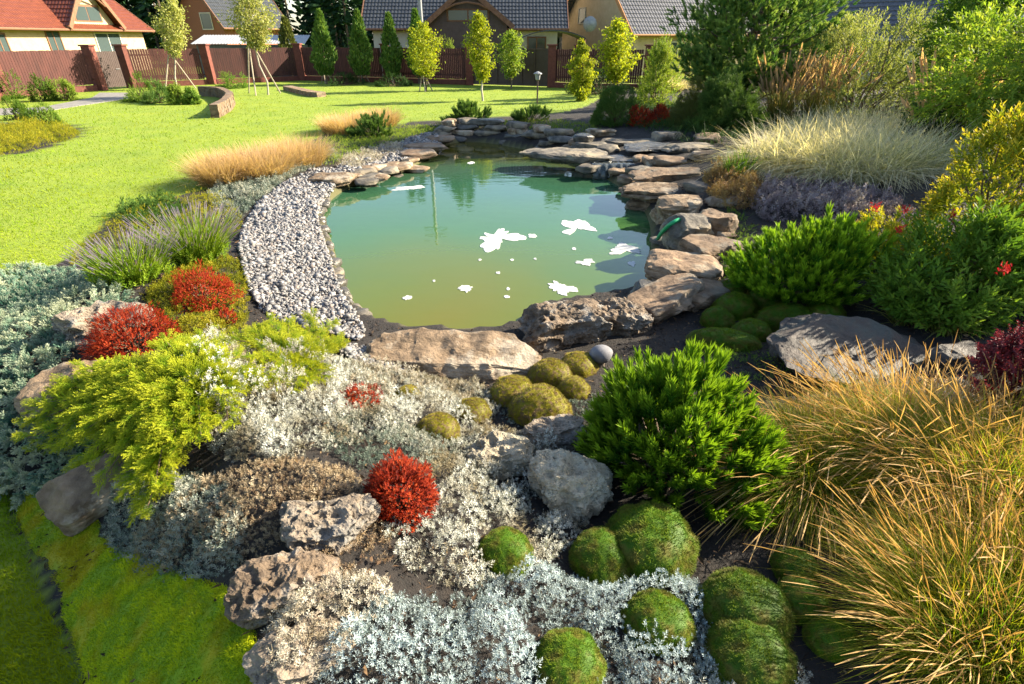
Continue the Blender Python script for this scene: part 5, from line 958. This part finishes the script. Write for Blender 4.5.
for lb, u, v, wp, h in [('left clipped boxwood ball in the small island bed',18,120,22,.7),('right clipped boxwood cushion in the small island bed',43,125,30,.72)]: shrub('boxwood', lb, u, v, wp, h, M['midgreen'], 900, .1, TWR, int(u)+50, 16, cat='boxwood', inner=.8, group='boxwoods in the island bed')
shrub('garden_bush', 'bush behind the fence at the white house porch', 452, 78, 18, 2.4, M['gleaf'], 380, .22, TW, 91, 10, loc=(-4.4,41.5,0), rx=.75)
# low fill between the rocks, the wall and the shrubs
carpet('low_ground_cover', 'low dark green ground cover under the shrubs right of the stream', [(600,112),(640,100),(760,118),(860,118),(960,150),(910,165),(820,140),(760,140),(720,150),(640,132)], M['dkgreen'], 260, .09, Ts=TWN, thick=.12, seed=51)
carpet('low_ground_cover', 'low green ground cover in shade under the weigela shrubs', [(880,235),(960,260),(1040,300),(1040,340),(960,335),(905,330),(890,290)], M['dkgreen'], 700, .05, Ts=TWN, thick=.08, seed=53)
carpet('low_ground_cover', 'short dark tufts between the brown sedum and the right bank slabs', [(722,205),(745,215),(760,235),(740,260),(728,285),(715,300),(722,250)], M['midgreen'], 700, .05, Ts=TWN, thick=.05, seed=55)
carpet('low_ground_cover', 'thin green tufts along the far dry wall above the pond', [(330,140),(440,124),(500,122),(560,120),(600,128),(600,136),(520,132),(440,130),(350,150)], M['gleaf'], 260, .07, Ts=TWN, thick=.05, seed=57)
carpet('low_ground_cover', 'pale dry tufts around the yellow moss group', [(490,395),(530,380),(590,385),(600,410),(570,425),(520,430),(495,415)], M['tealc'], 2500, .012, thick=.03, seed=59)
carpet('low_ground_cover', 'mixed low green plants between the lawn and the far left shore stones', [(300,150),(330,137),(360,130),(420,126),(440,130),(405,142),(370,154),(345,164),(315,168)], M['gleaf'], 420, .055, Ts=TWN, thick=.07, seed=61)
carpet('pale_ground_cover', 'pale dry ground cover beside the flat round stone on the far left shore', [(330,165),(350,155),(395,142),(410,150),(380,162),(350,172)], M['cream'], 700, .03, thick=.05, seed=63)
carpet('low_ground_cover', 'low dark tufts between the large bright dwarf pine and the big dark slab', [(690,342),(765,345),(800,378),(795,402),(760,385),(715,360)], M['midgreen'], 900, .035, Ts=TWN, thick=.05, seed=65)
# little mushroom stone by the yellow moss
x, y, z = G(600, 366); z -= .1; root = thing('mushroom_stone', 'smooth grey stone cap on a pale stem between yellow moss and dwarf pine', 'garden ornament', (x,y,z)); s = Soup(); tube(s, [(0,0,-.03),(0,0,.1),(0,0,.2)], [.05,.042,.04], 10); s.build('stem', M['tufapale'], root)
P, Fc = rockV((.2,.18,.15), 5, 'round', 3, .95); s = Soup(); s.add(P+[0,0,.22], [Fc]); s.build('cap', surfmat('smooth_grey_stone', (.10,.10,.11),(.17,.17,.18), 6, bump=.2), root, smooth=True)
# green garden hose
M['hose'] = surfmat('green_hose', (.01,.22,.08), (.015,.28,.11), 5, rough=.35, bump=.05)
a = np.array([at(u, v, zz) for u, v, zz in [(655,246,-.2),(657,240,.02),(662,232,.24),(670,224,.4),(680,219,.45),(694,217,.35)]], float); a[:,2] = [-.2,.02,.24,.4,.45,.35]; t = np.linspace(0,5,26); q = np.stack([np.interp(t,range(6),a[:,i]) for i in range(3)],1)
for _ in range(4): q[1:-1] = (q[:-2]+2*q[1:-1]+q[2:])/4
s = Soup(); tube(s, q, .028, 10); tag(s.build('garden_hose', M['hose'], origin=tuple(q[0]), smooth=True), 'green garden hose dipping into the pond between the dark block and the water', 'hose')
# waterfall thread
m, N, L = nt('falling_water'); out = N.new('ShaderNodeOutputMaterial'); bs = N.new('ShaderNodeBsdfPrincipled'); L.new(bs.outputs[0], out.inputs[0]); bs.inputs['Base Color'].default_value = (.35,.4,.4,1); bs.inputs['Roughness'].default_value = .08; bs.inputs['Transmission Weight'].default_value = .85; bs.inputs['IOR'].default_value = 1.33
x, y, z = [float(q) for q in at(614, 167, 0.12)]; s = Soup(); xs = np.linspace(-.45,.45,30); pr = [(.25,.17),(.02,.165),(-.06,.1),(-.1,-.05),(-.1,-.16)]
V = np.array([(x+a_, y+dy+.02*math.sin(a_*40)-.0, zz+.006*math.sin(a_*60)) for dy, zz in pr for a_ in xs]); i = np.arange(150).reshape(5,30); s.add(V, [np.stack([i[:-1,:-1],i[:-1,1:],i[1:,1:],i[1:,:-1]],-1).reshape(-1,4)]); o = s.build('waterfall', m, origin=(x,y,WATER_Z), smooth=True); md = o.modifiers.new('thickness','SOLIDIFY'); md.thickness = .012; tag(o, 'small thin waterfall sliding off the wet flat slab into the pond', 'waterfall')
